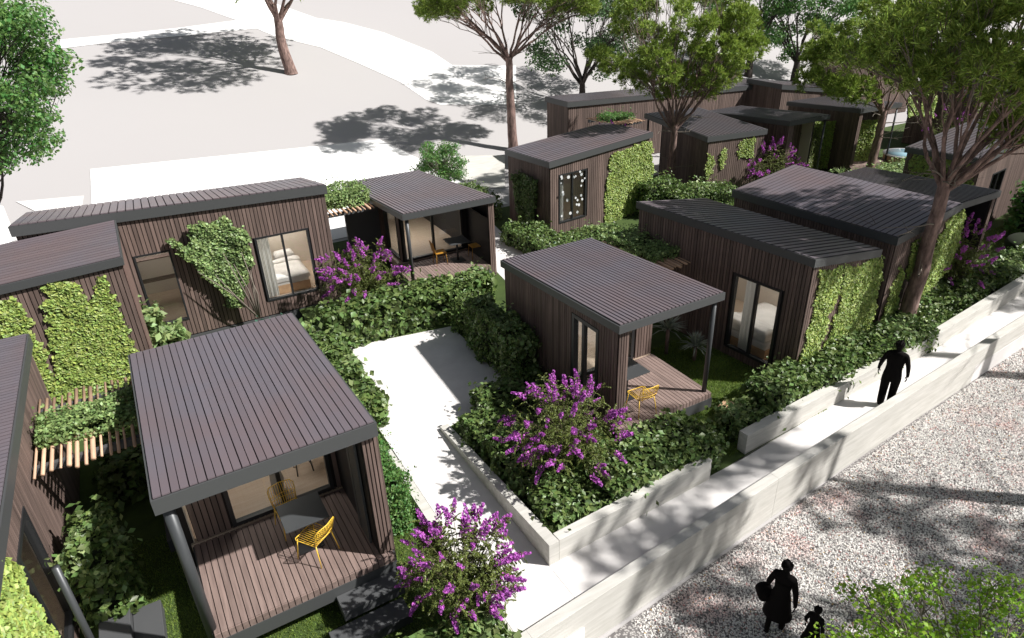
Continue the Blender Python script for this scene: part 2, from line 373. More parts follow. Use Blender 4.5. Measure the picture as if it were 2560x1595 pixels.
    def deck(s, x0, x1, y0, y1, z, pitch=.105, each=True):
        n = round((x1-x0)/pitch); p = (x1-x0)/n
        r = MB(); r.box(x0+.03, x1-.03, y0+.05, y1, z-.3, z-.032); dk = r.build('deck', M['backing'], s.o)
        r = MB(); r.box(x0-.02, x1+.02, y0-.035, y0+.04, z-.42, z-.15); r.box(x1-.04, x1+.02, y0+.04, y1, z-.42, z-.033); r.box(x0-.02, x0+.03, y0+.04, y1, z-.42, z-.033); r.build('deck_beam', M['fascia'], dk)
        for i in range(n):
            xm = x0+(i+.5)*p
            piece('deck_board', 'deck', dk, (xm, (y0+y1)/2, z-.016), (p-.014, y1-y0, .03))
            piece('edge_board', 'deck', dk, (xm, y0-.014, z-.08), (p-.014, .026, .135))
        return dk
    def lamp(s, x, y, z, w=1.1):
        r = MB(); r.box(x-w/2, x+w/2, y-w/2, y+w/2, z-.03, z); return r.build('ceiling_lamp', M['lamp'], s.o)
    def post(s, x, y, z0, z1, r=.06, name='post'):
        b = MB(); b.tube([(x, y, z0), (x, y, z1)], r, 20); o = b.build(name, M['post'], s.o, True); return o
    def loc(s, v):                       # world -> local
        c, n = math.cos(-s.yaw), math.sin(-s.yaw); x, y = v[0]-s.c[0], v[1]-s.c[1]
        return Vector((x*c-y*n, x*n+y*c, v[2] if len(v) > 2 else 0))
    def wld(s, x, y, z=0):
        c, n = math.cos(s.yaw), math.sin(s.yaw); return Vector((s.c[0]+x*c-y*n, s.c[1]+x*n+y*c, z))

# cabin A: front pavilion with the striped metal roof and the open deck
A1 = Cabin((.53, 10.93), 1.23, 3.19, 5.12, (3.0, 3.24), 'nearest open-fronted timber cabin with sunlit deck, large mauve metal roof', -.3, .25)
A1.roof('y', .114, alt=True)
L, W, yg = A1.L, A1.W, -.36
op = (.62, 2.52, .5, 2.72)
A1.wall((-1.34, yg), (1.33, yg), [op], pitch=.1, z0=.3)
A1.window((-1.34, yg), (1.33, yg), op, (.5,), 'sliding_door', fw=.075)
A1.wall((-1.5, W-.1), (-1.5, yg)); A1.wall((1.5, yg), (1.5, W-.1)); A1.wall((1.5, W-.1), (-1.5, W-.1), planks='join')
A1.floor(-1.45, 1.45, yg-.05, W-.15, .47)
A1.deck(-1.42, 1.56, -W+.02, yg-.02, .45, .104)
# timber fin on the right of the deck
A1.wall((1.33, -W+.12), (1.585, -W+.12), pitch=.064, z0=.46, lining=False); A1.wall((1.585, -W+.12), (1.585, yg), pitch=.1, z0=.0, lining=False)
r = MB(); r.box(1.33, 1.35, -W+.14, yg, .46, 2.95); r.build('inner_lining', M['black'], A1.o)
r = MB(); r.box(1.27, 1.31, -W+.42, -W+.82, .5, 2.9); sh = r.build('folded_shutter', M['fascia'], A1.o)
r = MB(); r.box(1.27, 1.31, -W+.86, -W+.98, .5, 2.9); r.build('shutter_leaf', M['fascia'], sh)
A1.post(-1.44, -W+.16, .1, 3.0, .082)
st = empty('deck_steps', A1.wld(.9, -3.0), A1.yaw, 'two dark slab steps in front of the nearest sunlit deck', 'steps')
for x0, x1, y0, y1, z in ((-.45, .62, .02, .42, .12), (-.75, .55, -.42, .0, -.1)):
    r = MB(); r.box(x0, x1, y0, y1, z-.2, z); r.build('step', M['step'], st, bevel=.01)

A1.lamp(0, 1.0, 2.7, .9)
# cabin B: middle pavilion with corner pillar
B1 = Cabin((8.93, 11.62), -.22, 2.88, 4.97, (2.75, 3.03), 'central timber cabin with shaded deck, wooden corner pillar and grey striped roof', 0., .18)
B1.roof('y', .105, gap=.016)
L, W, yg = B1.L, B1.W, -.32
dop = (.35, 2.12, .5, 2.55)
B1.wall((-L+.08, yg), (L-.08, yg), [dop], z0=.3); B1.window((-L+.08, yg), (L-.08, yg), dop, (.5,), 'sliding_door', fw=.07)
wop = (W-.1+1.1, W-.1+1.62, .62, 2.5)
B1.wall((-L+.08, W-.1), (-L+.08, -W+.12), [(W-.1+.75, W-.1+1.75, .55, 2.6)], lining=False)
B1.window((-L+.08, W-.1), (-L+.08, -W+.12), (W-.1+.75, W-.1+1.75, .55, 2.6), (.42,), 'corner_window', fw=.09)
r = MB(); r.box(-L+.19, -L+.28, -W+.16, -W+.6, .45, 2.85); r.build('pillar_core', M['backing'], B1.o)
B1.wall((-L+.08, -W+.12), (-L+.34, -W+.12), pitch=.065, z0=.46, lining=False, th=.12)
B1.wall((-L+.34, -W+.12), (-L+.34, -W+.62), pitch=.08, z0=.46, lining=False, th=.02)
B1.wall((L-.08, yg), (L-.08, W-.1), planks='join'); B1.wall((L-.08, W-.1), (-L+.08, W-.1), planks='join')
B1.floor(-L+.1, L-.1, yg-.05, W-.15, .47)
B1.deck(-L+.12, L-.04, -W+.02, yg-.03, .45, .098)
B1.post(L-.16, -W+.13, .45, 2.87, .055)

B1.lamp(0, 1.0, 2.5)
# cabin C: upper middle pavilion with orange chairs
C1 = Cabin((8.33, 22.23), -.64, 3.26, 6.83, (2.23, 2.83), 'timber pavilion with glass front and orange chairs behind the tall hedge', 0., .19)
C1.roof('y', .13, gap=.022)
L, W, yg = C1.L, C1.W, -1.5
C1.wall((-L+.5, yg), (L-.1, yg), [(.06, 2.35, .48, 2.55)], planks=False, z0=.3); C1.window((-L+.5, yg), (L-.1, yg), (.06, 2.35, .48, 2.55), (.5,), 'sliding_door', fw=.08)
C1.wall((-L+.5, W-.1), (-L+.5, yg), [(W-.1-yg-1.5, W-.1-yg-.2, .5, 2.2)], planks='join'); C1.window((-L+.5, W-.1), (-L+.5, yg), (W-.1-yg-1.5, W-.1-yg-.2, .5, 2.2), (), 'side_window')
C1.wall((L-.06, -W+.1), (L-.06, W-.1), planks='join', lining=False, th=.02); C1.wall((L-.26, -W+.1), (L-.06, -W+.1), pitch=.066, lining=False)
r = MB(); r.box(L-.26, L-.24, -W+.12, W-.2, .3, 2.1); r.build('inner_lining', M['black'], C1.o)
C1.wall((L-.1, W-.1), (-L+.1, W-.1), planks='join'); C1.floor(-L+.3, L-.28, yg-.05, W-.15, .47)
C1.deck(-L+.1, L-.28, -W+.05, yg-.03, .45, .11)
C1.post(-L+.17, -W+.15, .45, 2.68, .06)
r = MB(); r.box(-2.4, -1.14, .6, .7, 0, 2.05); r.build('screen_wall', M['step'], C1.o)
r = MB(); r.box(-1.12, -1.08, -1.4, .6, 0, 2.2); 

C1.lamp(0, .6, 2.2)
# cabin D: long building top left with the bedroom window
D1 = Cabin((.78, 21.65), .0, 8.0, 3.3, (3.58, 3.3, 3.83, 4.13), 'long timber cabin at the left with bedroom window and heart-shaped climbing shrub', .0, .27)
D1.roof('y', .2, gap=.014, hh=.03)
L, W = D1.L, D1.W; fy = -W+.1
dx = lambda x: x-.78+L-.1
w1 = (dx(-.42), dx(.12), .55, 2.85); w2 = (dx(2.42), dx(4.02), .5, 2.6)
w1 = (dx(-.78), dx(.16), .55, 2.75)
D1.wall((-L+.1, fy), (L-.1, fy), [w1, w2], pitch=.105, z0=.02); D1.window((-L+.1, fy), (L-.1, fy), w1, (), fw=.05); D1.window((-L+.1, fy), (L-.1, fy), w2, (.5,), fw=.06)
D1.wall((L-.1, fy), (L-.1, W-.1), planks='join'); D1.wall((L-.1, W-.1), (-L+.1, W-.1), planks='join'); D1.wall((-L+.1, W-.1), (-L+.1, fy), planks='join')
D1.floor(-L+.15, L-.15, fy+.02, W-.15, .4)
r = MB(); r.box(-L+.12, L-.12, fy-.03, fy+.3, -.3, .0); r.build('plinth', M['step'], D1.o)
r = MB(); r.box(-.1, 0, fy+.1, W-.15, .4, 3.1); r.build('partition', M['lining'], D1.o)
D1.lamp(2.4, .2, 3.1, 1.7); D1.lamp(-1.2, .2, 3.1, .8)
# cabin E: wing joined on the left with yellow-green vines
E1 = Cabin((-3.3, 18.8), 0, 4.8, 2.4, (3.61, 3.85, 3.6, 3.36), 'timber wing at the far left covered by yellow-green vines under its reddish roof', -.3, .2)
E1.roof('x', .15, gap=.014)
L, W = E1.L, E1.W
E1.wall((-L, -W+.1), (L-.06, -W+.1), pitch=.105); E1.wall((L-.06, -W+.1), (L-.06, W-.03), planks=False)
r = MB(); r.box(L-.055, L-.03, -W+.08, W-.03, -.3, 3.5); r.build('plain_end_panel', mat('plain_timber', (.2, .13, .11), .75, noise=(3, 3, 3), col2=(.16, .1, .085)), E1.o)
E1.wall((L-.06, W-.03), (-L, W-.03), planks=False)
# cabin F: bottom left
F1 = Cabin((-4.4, 11.35), .4, 3.2, 8.1, (3.1, 3.1), 'timber cabin at the lower left edge with tall glazed door and vine patch', -.3, .25)
F1.roof('x', .11)
L, W = F1.L, F1.W; fo = (2.0, 3.75, .1, 2.3)
wo = Cabin.wall(F1, (L-.1, -W+.1), (L-.1, W-.1), [(2.45, 3.05, .1, 2.3)][:0]+[(.9, 3.1, .05, 2.35)], pitch=.08)
F1.window((L-.1, -W+.1), (L-.1, W-.1), (.9, 3.1, .05, 2.35), (.5,), 'glazed_door', fw=.09)
F1.wall((-L+.1, -W+.1), (L-.1, -W+.1), planks='join'); F1.wall((L-.1, W-.1), (-L+.1, W-.1), planks='join'); F1.floor(-L+.1, L-.15, -W+.2, W-.2, .05)
r = MB(); r.box(-.4, -.35, -2.6, 0, .05, 2.6); r.build('wood_partition', M['wood'], F1.o)

F1.lamp(0, -1.6, 2.8, .8)
# cabin G: window cabin in the middle distance
G1 = Cabin((15.77, 22.36), 6.19, 5.47, 2.86, (3.07, 3.37, 3.37, 3.07), 'timber cabin with tall two-pane window and sunlit vine curtain, central background', 0., .22)
G1.roof('x', .2, gap=.035, hh=.01)
L, W = G1.L, G1.W; fy = -W+.1; go = (-2.22+L-.1, -.82+L-.1, .55, 2.5)
G1.wall((-L+.1, fy), (L-.1, fy), [go], planks='join', pitch=.1); G1.window((-L+.1, fy), (L-.1, fy), go, (.5,), fw=.06)
G1.wall((L-.1, fy), (L-.1, W-.1), planks='join'); G1.wall((-L+.1, W-.1), (-L+.1, fy), planks='join', pitch=.1); G1.wall((L-.1, W-.1), (-L+.1, W-.1), planks='join')
G1.floor(-L+.15, L-.15, fy+.02, W-.15, .3)
# cabin H: long dark-roofed cabin on the ramp side with green gable
H1 = Cabin((13.83, 11.62), 5.27, 2.99, 5.64, (3.43, 2.92, 2.92, 3.43), 'timber cabin right of centre with black ribbed roof and vine-covered gable over the ramp', 0., .2)
H1.roof('x', .19, gap=.034, hh=.01)
L, W = H1.L, H1.W; fy = -W+.08; lx = -L+.08
ho = (W-.08+.72, W-.08+2.12, .25, 2.4)
H1.wall((lx, W-.08), (lx, fy), [ho], pitch=.094); H1.window((lx, W-.08), (lx, fy), ho, (.5,), fw=.07)
H1.wall((lx, fy), (L-.08, fy), pitch=.09); H1.wall((L-.08, fy), (L-.08, W-.08), planks='join'); H1.wall((L-.08, W-.08), (lx, W-.08), planks='join')
H1.floor(lx+.05, L-.15, fy+.05, W-.15, .15)
H1.lamp(.1, -.8, 2.7, 1.2); G1.lamp(-.6, .4, 2.7, .5)
# cabin I: large mauve roof at right
I1 = Cabin((17.86, 11.93), 2.7, 2.98, 5.44, (2.96, 3.29, 3.29, 2.96), 'timber cabin at the right with large mauve roof behind the leaning pine trunk', 0., .22)
I1.roof('x', .17, gap=.016, hh=.012)
L, W = I1.L, I1.W
I1.wall((-L+.08, W-.08), (-L+.08, -W+.08), planks='join'); I1.wall((-L+.08, -W+.08), (L-.08, -W+.08), planks='join'); I1.wall((L-.08, -W+.08), (L-.08, W-.08), planks='join')
# cabin J: black ribbed roof behind
J1 = Cabin((21.4, 12.0), .3, 2.24, 4.47, (2.79, 3.0), 'open-fronted timber cabin with black ribbed roof at the right behind the pine trunk', 0., .2)
J1.roof('y', .14, each=False, gap=.04, hh=.012)
L, W = J1.L, J1.W
J1.wall((-L+.08, -.6), (L-.1, -.6), [(.2, 1.6, .4, 2.4)], planks='join'); J1.window((-L+.08, -.6), (L-.1, -.6), (.2, 1.6, .4, 2.4), (.5,))
J1.wall((-L+.08, W-.1), (-L+.08, -W+.1), planks='join', lining=False); J1.wall((L-.06, -W+.1), (L-.06, W-.1), planks='join', lining=False); J1.wall((L-.22, -W+.1), (L-.06, -W+.1), planks='join', pitch=.08, lining=False)
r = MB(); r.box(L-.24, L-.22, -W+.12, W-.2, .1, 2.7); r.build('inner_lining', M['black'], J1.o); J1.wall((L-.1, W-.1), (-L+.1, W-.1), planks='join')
J1.floor(-L+.1, L-.1, -W+.1, W-.1, .3, 'deck')
# cabin K: right, with blue-sheen roof running away
K1 = Cabin((28.7, 13.75), 7.5, 6.3, 2.7, (3.0, 3.2, 3.2, 3.0), 'low timber cabin at the right edge with blue-grey roof seen through the pine', 0., .2)
K1.roof('x', .17, each=False, gap=.03)
L, W = K1.L, K1.W
K1.wall((-L+.1, W-.1), (-L+.1, -W+.1), planks='join'); K1.wall((-L+.1, -W+.1), (L-.1, -W+.1), [(1.4, 2.6, .2, 2.2)], planks='join', pitch=.1); K1.window((-L+.1, -W+.1), (L-.1, -W+.1), (1.4, 2.6, .2, 2.2), (.5,), 'glazed_door')
K1.wall((L-.1, -W+.1), (L-.1, W-.1), planks='join'); K1.wall((L-.1, W-.1), (-L+.1, W-.1), planks='join')
# cabin N: behind central pine with green strips
N1 = Cabin((22.76, 22.61), -8.29, 3.09, 4.98, (3.18, 3.01), 'timber cabin behind the central pine trunk with three thin vine strips', 0., .22)
N1.roof('y', .17, each=False, gap=.035, hh=.01)
L, W = N1.L, N1.W
N1.wall((-L+.1, -W+.08), (L-.08, -W+.08), planks='join', pitch=.1); N1.wall((L-.08, -W+.08), (L-.08, W-.08), planks='join')
N1.wall((-L+.1, 1.0), (-L+.1, -W+.08), planks='join'); N1.wall((-L+.1, 1.0), (L-.1, 1.0), [(.2, 1.1, .3, 2.5)], planks='join'); N1.window((-L+.1, 1.0), (L-.1, 1.0), (.2, 1.1, .3, 2.5), ())
N1.post(-L+.15, W-.15, 0, 3.0, .05)
# cabin O
O1 = Cabin((26.58, 22.52), -1.79, 2.59, 5.41, (2.84, 3.18), 'dark-roofed timber cabin in the back row behind the purple flowering bush', 0., .2)
O1.roof('y', .17, each=False, gap=.04, hh=.01)
L, W = O1.L, O1.W
O1.wall((-L+.08, W-.1), (-L+.08, -W+.1), planks='join'); O1.wall((-L+.08, -1.4), (L-.1, -1.4), planks='join'); O1.wall((L-.08, -W+.7), (L-.08, W-.1), planks='join'); O1.wall((-L+.08, -W+.1), (-L+.4, -W+.1), planks='join', pitch=.08)
O1.post(L-.15, -W+.12, 0, 3.0, .045)
# cabin P
P1 = Cabin((31.57, 21.95), -4.2, 2.83, 4.51, (2.89, 3.16), 'back-row timber cabin with pale green window beside the round hot tub', 0., .2)
P1.roof('y', .17, each=False, gap=.04, hh=.01)
L, W = P1.L, P1.W
P1.wall((-L+.08, W-.1), (-L+.08, -W+.1), planks='join'); P1.wall((-L+.08, -1.2), (L-.1, -1.2), [(.35, 1.3, .4, 2.6)], planks='join'); P1.window((-L+.08, -1.2), (L-.1, -1.2), (.35, 1.3, .4, 2.6), ())
r = MB(); r.box(-L+.5, -L+1.35, -.95, -.93, .4, 2.7); r.build('pale_blind', mat('pale_green_blind', (.42, .47, .3), .8), P1.o)
P1.wall((L-.08, -W+.6), (L-.08, W-.1), planks='join'); P1.wall((-L+.08, -W+.1), (-L+.3, -W+.1), planks='join', pitch=.08); P1.post(L-.15, -W+.12, 0, 3.0, .045)
P1.deck(-L+.1, L-.05, -W+.02, -1.25, .4, .3)
# cabin Q: long back building
Q1 = Cabin((27.0, 29.84), -1.05, 14.8, 2.24, (3.45, 2.95, 2.95, 3.45), 'very long sunlit timber building across the back with one wide window', 0., .24)
Q1.roof('y', .2, each=False)
L, W = Q1.L, Q1.W; qo = (1.7, 3.6, .5, 1.95)
Q1.wall((-L+.1, -W+.1), (L-.1, -W+.1), [qo], planks='join', pitch=.12); Q1.window((-L+.1, -W+.1), (L-.1, -W+.1), qo, (.5,)); Q1.wall((-L+.1, W-.1), (-L+.1, -W+.1), planks='join'); Q1.wall((L-.1, -W+.1), (L-.1, W-.1), planks='join'); Q1.wall((L-.1, W-.1), (-L+.1, W-.1), planks='join')
# cabin S
S1 = Cabin((35.1, 27.3), -7.42, 5.6, 2.93, (3.34, 2.58, 2.58, 3.34), 'small timber cabin at the back beyond the long building, reddish sloping roof', 0., .24)
S1.roof('y', .2, each=False); L, W = S1.L, S1.W
S1.wall((-L+.1, -W+.1), (L-.1, -W+.1), planks='join', pitch=.12); S1.wall((-L+.1, W-.1), (-L+.1, -W+.1), planks='join'); S1.wall((L-.1, -W+.1), (L-.1, W-.1), planks='join')
T1c = Cabin((44.0, 29.5), -7, 6.0, 3.4, (4.0, 3.8), 'dark flat-topped timber cabin farthest back, half hidden by pine foliage', 0., .24)
T1c.roof('y', .2, each=False); L, W = T1c.L, T1c.W
T1c.wall((-L+.1, -W+.1), (L-.1, -W+.1), planks='join', pitch=.14); T1c.wall((-L+.1, W-.1), (-L+.1, -W+.1), planks='join'); T1c.wall((L-.1, -W+.1), (L-.1, W-.1), planks='join')
U1 = Cabin((40.5, 21.0), 6, 4.5, 3.4, (3.3, 3.0), 'timber cabin with sunlit vine gable glimpsed between the right-hand pines', 0., .24)
U1.roof('y', .15, each=False); L, W = U1.L, U1.W
U1.wall((-L+.1, -W+.1), (L-.1, -W+.1), planks='join', pitch=.12); U1.wall((-L+.1, W-.1), (-L+.1, -W+.1), planks='join'); U1.wall((L-.1, -W+.1), (L-.1, W-.1), planks='join')
V1 = Cabin((40.8, 16.2), 10, 6, 3.4, (3.6, 3.2), 'timber cabin at the far right with pale pinkish roof boards', 0., .24)
V1.roof('x', .2, each=False); L, W = V1.L, V1.W
V1.wall((-L+.1, -W+.1), (L-.1, -W+.1), planks='join', pitch=.12); V1.wall((-L+.1, W-.1), (-L+.1, -W+.1), planks='join'); V1.wall((L-.1, -W+.1), (L-.1, W-.1), planks='join')
for ch in V1.o.children_recursive:
    if ch.name.startswith('roof_panelling'): ch.data.materials.clear(); ch.data.materials.append(mat('pink_boards', (.42, .28, .22), .7, islvar=.1))
# free-standing slatted panel and horizontal slat fence
fp = empty('vine_screen', (30.6, 20.9, 0), R(-32), 'free-standing timber screen with vines on both ends beside the back-row cabin', 'screen')
r = MB(); r.box(-1.5, 1.5, .0, .08, 0, 2.35); r.build('screen_core', M['backing'], fp)
big = MB()
for i in range(30): big.box(-1.5+i*.1+.008, -1.5+(i+1)*.1-.008, -.03, 0, .02, 2.33)
big.build('cladding', M['plank_isl'], fp, kind='stuff')
sf = empty('slat_fence', (19.6, 28.5, 0), 0, 'brown fence of horizontal slats left of the long back building', 'fence')
for i in range(12): piece('slat', 'plank', sf, (0, 0, .12+i*.14), (3.2, .03, .1))
for x in (-1.5, 1.5): piece('fence_post', 'plank', sf, (x, .06, .85), (.08, .08, 1.75))

# ------------------------------------------------------------ pergolas
def pergola(c, yaw, length, n, z, slat_len, label, rr=(.018, .045)):
    o = empty('pergola', (c[0], c[1], 0), yaw, label, 'pergola')
    for y in (-slat_len*.36, slat_len*.36):
        r = MB(); r.box(-length/2, length/2, y-.05, y+.05, z-.14, z-.01); r.build('beam', M['step'], o)
    for i in range(n):
        x = -length/2+.06+(length-.12)*i/(n-1)+random.uniform(-.015, .015); a = random.uniform(*rr); l = slat_len*random.uniform(.94, 1.05)/2
        r = MB(); r.tube([(x, -l, z+.02), (x, l, z+.02)], a, 8); r.build('slat', M['slat'], o, True)
    return o
pergola((-1.95, 12.75), R(1), 1.85, 15, 2.2, 2.7, 'pergola of pale round slats between the two nearest cabins at the lower left')
pergola((5.9, 22.6), 0, 1.9, 12, 2.35, 2.2, 'small vine-topped pergola left of the glass-fronted pavilion')
pergola((12.1, 13.5), R(0), 1.9, 14, 2.2, 2.7, 'vine-topped pergola between the central cabin and the black-roofed cabin')
pergola((21.4, 27.3), 0, 2.0, 12, 2.6, 2.4, 'distant pergola against the long back building')

# ------------------------------------------------------------ leaves
def leaf_mesh(name, pos, nrm, size, m, aspect=1.5, jitter=.9, fold=.12, up=.0):
    pos = np.asarray(pos, float); n = len(pos)
    nr = np.asarray(nrm, float)+RNG.normal(0, jitter, (n, 3)); nr[:, 2] += up
    nr /= np.linalg.norm(nr, axis=1)[:, None]+1e-9
    t = np.cross(nr, RNG.normal(0, 1, (n, 3))); t /= np.linalg.norm(t, axis=1)[:, None]+1e-9
    b = np.cross(nr, t); s = size*RNG.uniform(.6, 1.3, n)[:, None]
    # kite: base, side, tip, side with the sides lifted (folded leaf)
    v = np.stack([pos-t*s*.5*aspect, pos+b*s*.5-t*s*.05+nr*s*fold, pos+t*s*.5*aspect, pos-b*s*.5-t*s*.05+nr*s*fold], 1).reshape(-1, 3)
    me = bpy.data.meshes.new(name); me.vertices.add(4*n); me.vertices.foreach_set('co', v.ravel())
    idx = np.arange(n)*4
    tri = np.stack([idx, idx+1, idx+2, idx, idx+2, idx+3], 1).ravel()
    me.loops.add(6*n); me.loops.foreach_set('vertex_index', tri.astype(np.int32))
    me.polygons.add(2*n); me.polygons.foreach_set('loop_start', (np.arange(2*n)*3).astype(np.int32)); me.polygons.foreach_set('loop_total', np.full(2*n, 3, np.int32))
    me.update(calc_edges=True); me.materials.append(m); return me
def noise3(p, f, seed=0):
    r = np.random.default_rng(seed); o = np.zeros(len(p))
    for k in range(5):
        d = r.normal(0, 1, 3); d /= np.linalg.norm(d); o += np.sin(p@d*f*(1+.5*k)+r.uniform(0, 6.28))/(1+.4*k)
    return o/2.4
def hedge(name, boxes, label, cat='hedge', size=.1, dens=260, m='hedge', mix=None, yaw=0, group=None, bump=.14, jitter=.75):
    """boxes: (x0,x1,y0,y1,z0,z1) world; one hedge thing with foliage, inner growth and twigs"""
    b0 = boxes[0]; c = ((b0[0]+b0[1])/2, (b0[2]+b0[3])/2, b0[4])
    root = empty(name, c, 0, label, cat, group); P = []; Nn = []; core = MB()
    for (x0, x1, y0, y1, z0, z1) in boxes:
        sx, sy, sz = x1-x0, y1-y0, z1-z0
        for ax, sgn, area in ((0, 1, sy*sz), (0, -1, sy*sz), (1, 1, sx*sz), (1, -1, sx*sz), (2, 1, sx*sy*1.3)):
            k = int(area*dens); u = RNG.uniform(0, 1, (k, 3)); u[:, ax] = 1 if sgn > 0 else 0
            p = np.array([x0, y0, z0])+u*[sx, sy, sz]; nv = np.zeros((k, 3)); nv[:, ax] = sgn
            P.append(p+nv*(noise3(p, 5, 3)[:, None]*bump-RNG.exponential(.06, k)[:, None]+.02)); Nn.append(nv)
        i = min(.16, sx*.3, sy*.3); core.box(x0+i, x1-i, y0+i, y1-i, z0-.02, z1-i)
    P = np.concatenate(P); Nn = np.concatenate(Nn); Nn[:, 2] += .5
    # loose shoots that stand proud
    k = int(len(P)*.06); j = RNG.integers(0, len(P), k); P = np.concatenate([P, P[j]+Nn[j]*RNG.uniform(.05, .22, k)[:, None]]); Nn = np.concatenate([Nn, Nn[j]])
    P -= np.array(c)
    if mix:
        s = noise3(P, 2.2, 9)+RNG.normal(0, .3, len(P)) > .75
        for mask, mm, nme in ((~s, m, 'foliage'), (s, mix, 'light_foliage')):
            tag(link(nme, leaf_mesh(nme, P[mask], Nn[mask], size, M[mm], jitter=jitter), None, root), kind='stuff')
    else: tag(link('foliage', leaf_mesh('foliage', P, Nn, size, M[m], jitter=jitter), None, root), kind='stuff')
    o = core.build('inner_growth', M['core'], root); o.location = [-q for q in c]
    return root
hedge('hedge', [(-1.2, 3.6, 16.55, 17.5, -.3, .75), (3.4, 8.6, 16.62, 17.6, 0, 1.1)], 'long broad-leaved hedge behind the white path below the purple bush', size=.125, dens=230, mix='hedge_light')
hedge('hedge', [(2.72, 3.55, 12.6, 16.5, -.3, .75)], 'narrow hedge between the nearest roof and the white path', size=.12, dens=260, mix='hedge_light')
hedge('hedge', [(5.5, 7.35, 11.3, 12.2, 0, .55), (6.75, 7.45, 12.2, 15.0, 0, 1.5), (6.95, 7.45, 15.0, 16.2, 0, .9)], 'dense dark shrub mass against the left wall of the central cabin', size=.08, dens=420, mix='hedge_light')
hedge('hedge', [(4.85, 6.1, 7.45, 11.4, 0, .5), (6.1, 9.0, 7.45, 8.75, 0, .7), (5.7, 7.4, 8.7, 10.9, 0, .3)], 'leafy corner hedge behind the planter wall at the foot of the purple bush', size=.085, dens=380, mix='hedge_light')
hedge('hedge', [(10.9, 17.0, 7.85, 8.8, 0, .78), (9.8, 11.0, 7.8, 8.5, 0, .6), (17.0, 30, 8.7, 9.9, 0, .65)], 'long hedge above the garden wall beside the walking man', size=.085, dens=330, mix='hedge_light')
hedge('hedge', [(11.6, 13.0, 17.6, 21.6, 0, .7), (10.6, 12.6, 15.3, 18.2, 0, .5), (12.4, 15.6, 19.0, 20.2, 0, .4)], 'mid-distance hedge wrapping the corner of the window cabin', size=.08, dens=300, mix='hedge_light')
hedge('hedge', [(12.1, 12.9, 24.0, 26.6, 0, 1.0)], 'low hedge behind the glass pavilion beside the pale apron', size=.08, dens=300)
hedge('hedge', [(18.6, 21.6, 19.2, 20.6, 0, 1.1), (17.8, 19.6, 20.4, 21.4, 0, 1.4)], 'bushy hedge around the central pine trunk', size=.08, dens=300, mix='hedge_light')
hedge('hedge', [(24.6, 33.0, 16.6, 18.6, 0, .7)], 'pale green ground hedge in front of the round hot tub', size=.09, dens=220, m='hedge_light')
hedge('bush', [(27.5, 33, 9.6, 11.4, 0, 1.9), (33, 40, 10.5, 13.5, 0, 2.8)], 'tall bright bush at the right edge beyond the last roof', 'bush', size=.11, dens=200, m='fresh')
hedge('bush', [(2.35, 2.85, 9.5, 12.6, -.3, 1.0)], 'fine-leaved pale green bush right of the nearest timber fin', 'bush', size=.04, dens=1500, m='fresh', bump=.1)
hedge('shrub', [(-2.5, -1.95, 10.0, 11.1, -.3, 1.6)], 'tall climbing shrub beside the glazed door at the lower left', 'shrub', size=.09, dens=420, mix='hedge_light', bump=.2)
hedge('shrub', [(-2.3, -1.15, 13.4, 15.2, -.3, .5)], 'dark shrub bed under the nearest pergola', 'shrub', size=.13, dens=220)
hedge('shrub', [(-1.15, -.1, 18.9, 19.6, -.3, .7), (-1.0, -.55, 19.1, 19.6, .6, 1.35)], 'bright large-leaved shrub below the narrow window of the long cabin', 'shrub', size=.16, dens=200, m='hedge_light', bump=.2)
hedge('shrub', [(1.35, 2.6, 17.9, 18.6, -.2, .45)], 'bluish-green low plant below the heart-shaped climber', 'shrub', size=.07, dens=500, m='teal')
hedge('shrub', [(11.0, 12.2, 18.3, 18.9, 0, .4)], 'small bluish-green plant in front of the window cabin', 'shrub', size=.07, dens=500, m='teal')
hedge('hedge', [(1.0, 3.0, 5.2, 6.6, -.3, .55)], 'large-leaved hedge at the bottom edge under the nearest purple bush', size=.13, dens=260, mix='hedge_light', bump=.18)
# vine mats on the pergolas
hedge('pergola_vine', [(-2.8, -1.2, 12.2, 13.15, 2.2, 2.42)], 'leafy vine lying over the nearest pergola slats', 'vine', size=.05, dens=1300, m='small', bump=.12)
hedge('pergola_vine', [(5.0, 6.7, 22.0, 23.6, 2.4, 2.8)], 'leafy vine on the small pergola left of the glass pavilion', 'vine', size=.055, dens=700, m='small', bump=.16)
hedge('pergola_vine', [(11.3, 12.9, 12.6, 14.6, 2.25, 2.5)], 'leafy vine on the pergola behind the central cabin', 'vine', size=.055, dens=800, m='small', bump=.12)
hedge('pergola_vine', [(20.6, 22.2, 26.8, 27.8, 2.65, 2.9)], 'leafy vine on the distant pergola', 'vine', size=.06, dens=400, m='fresh')

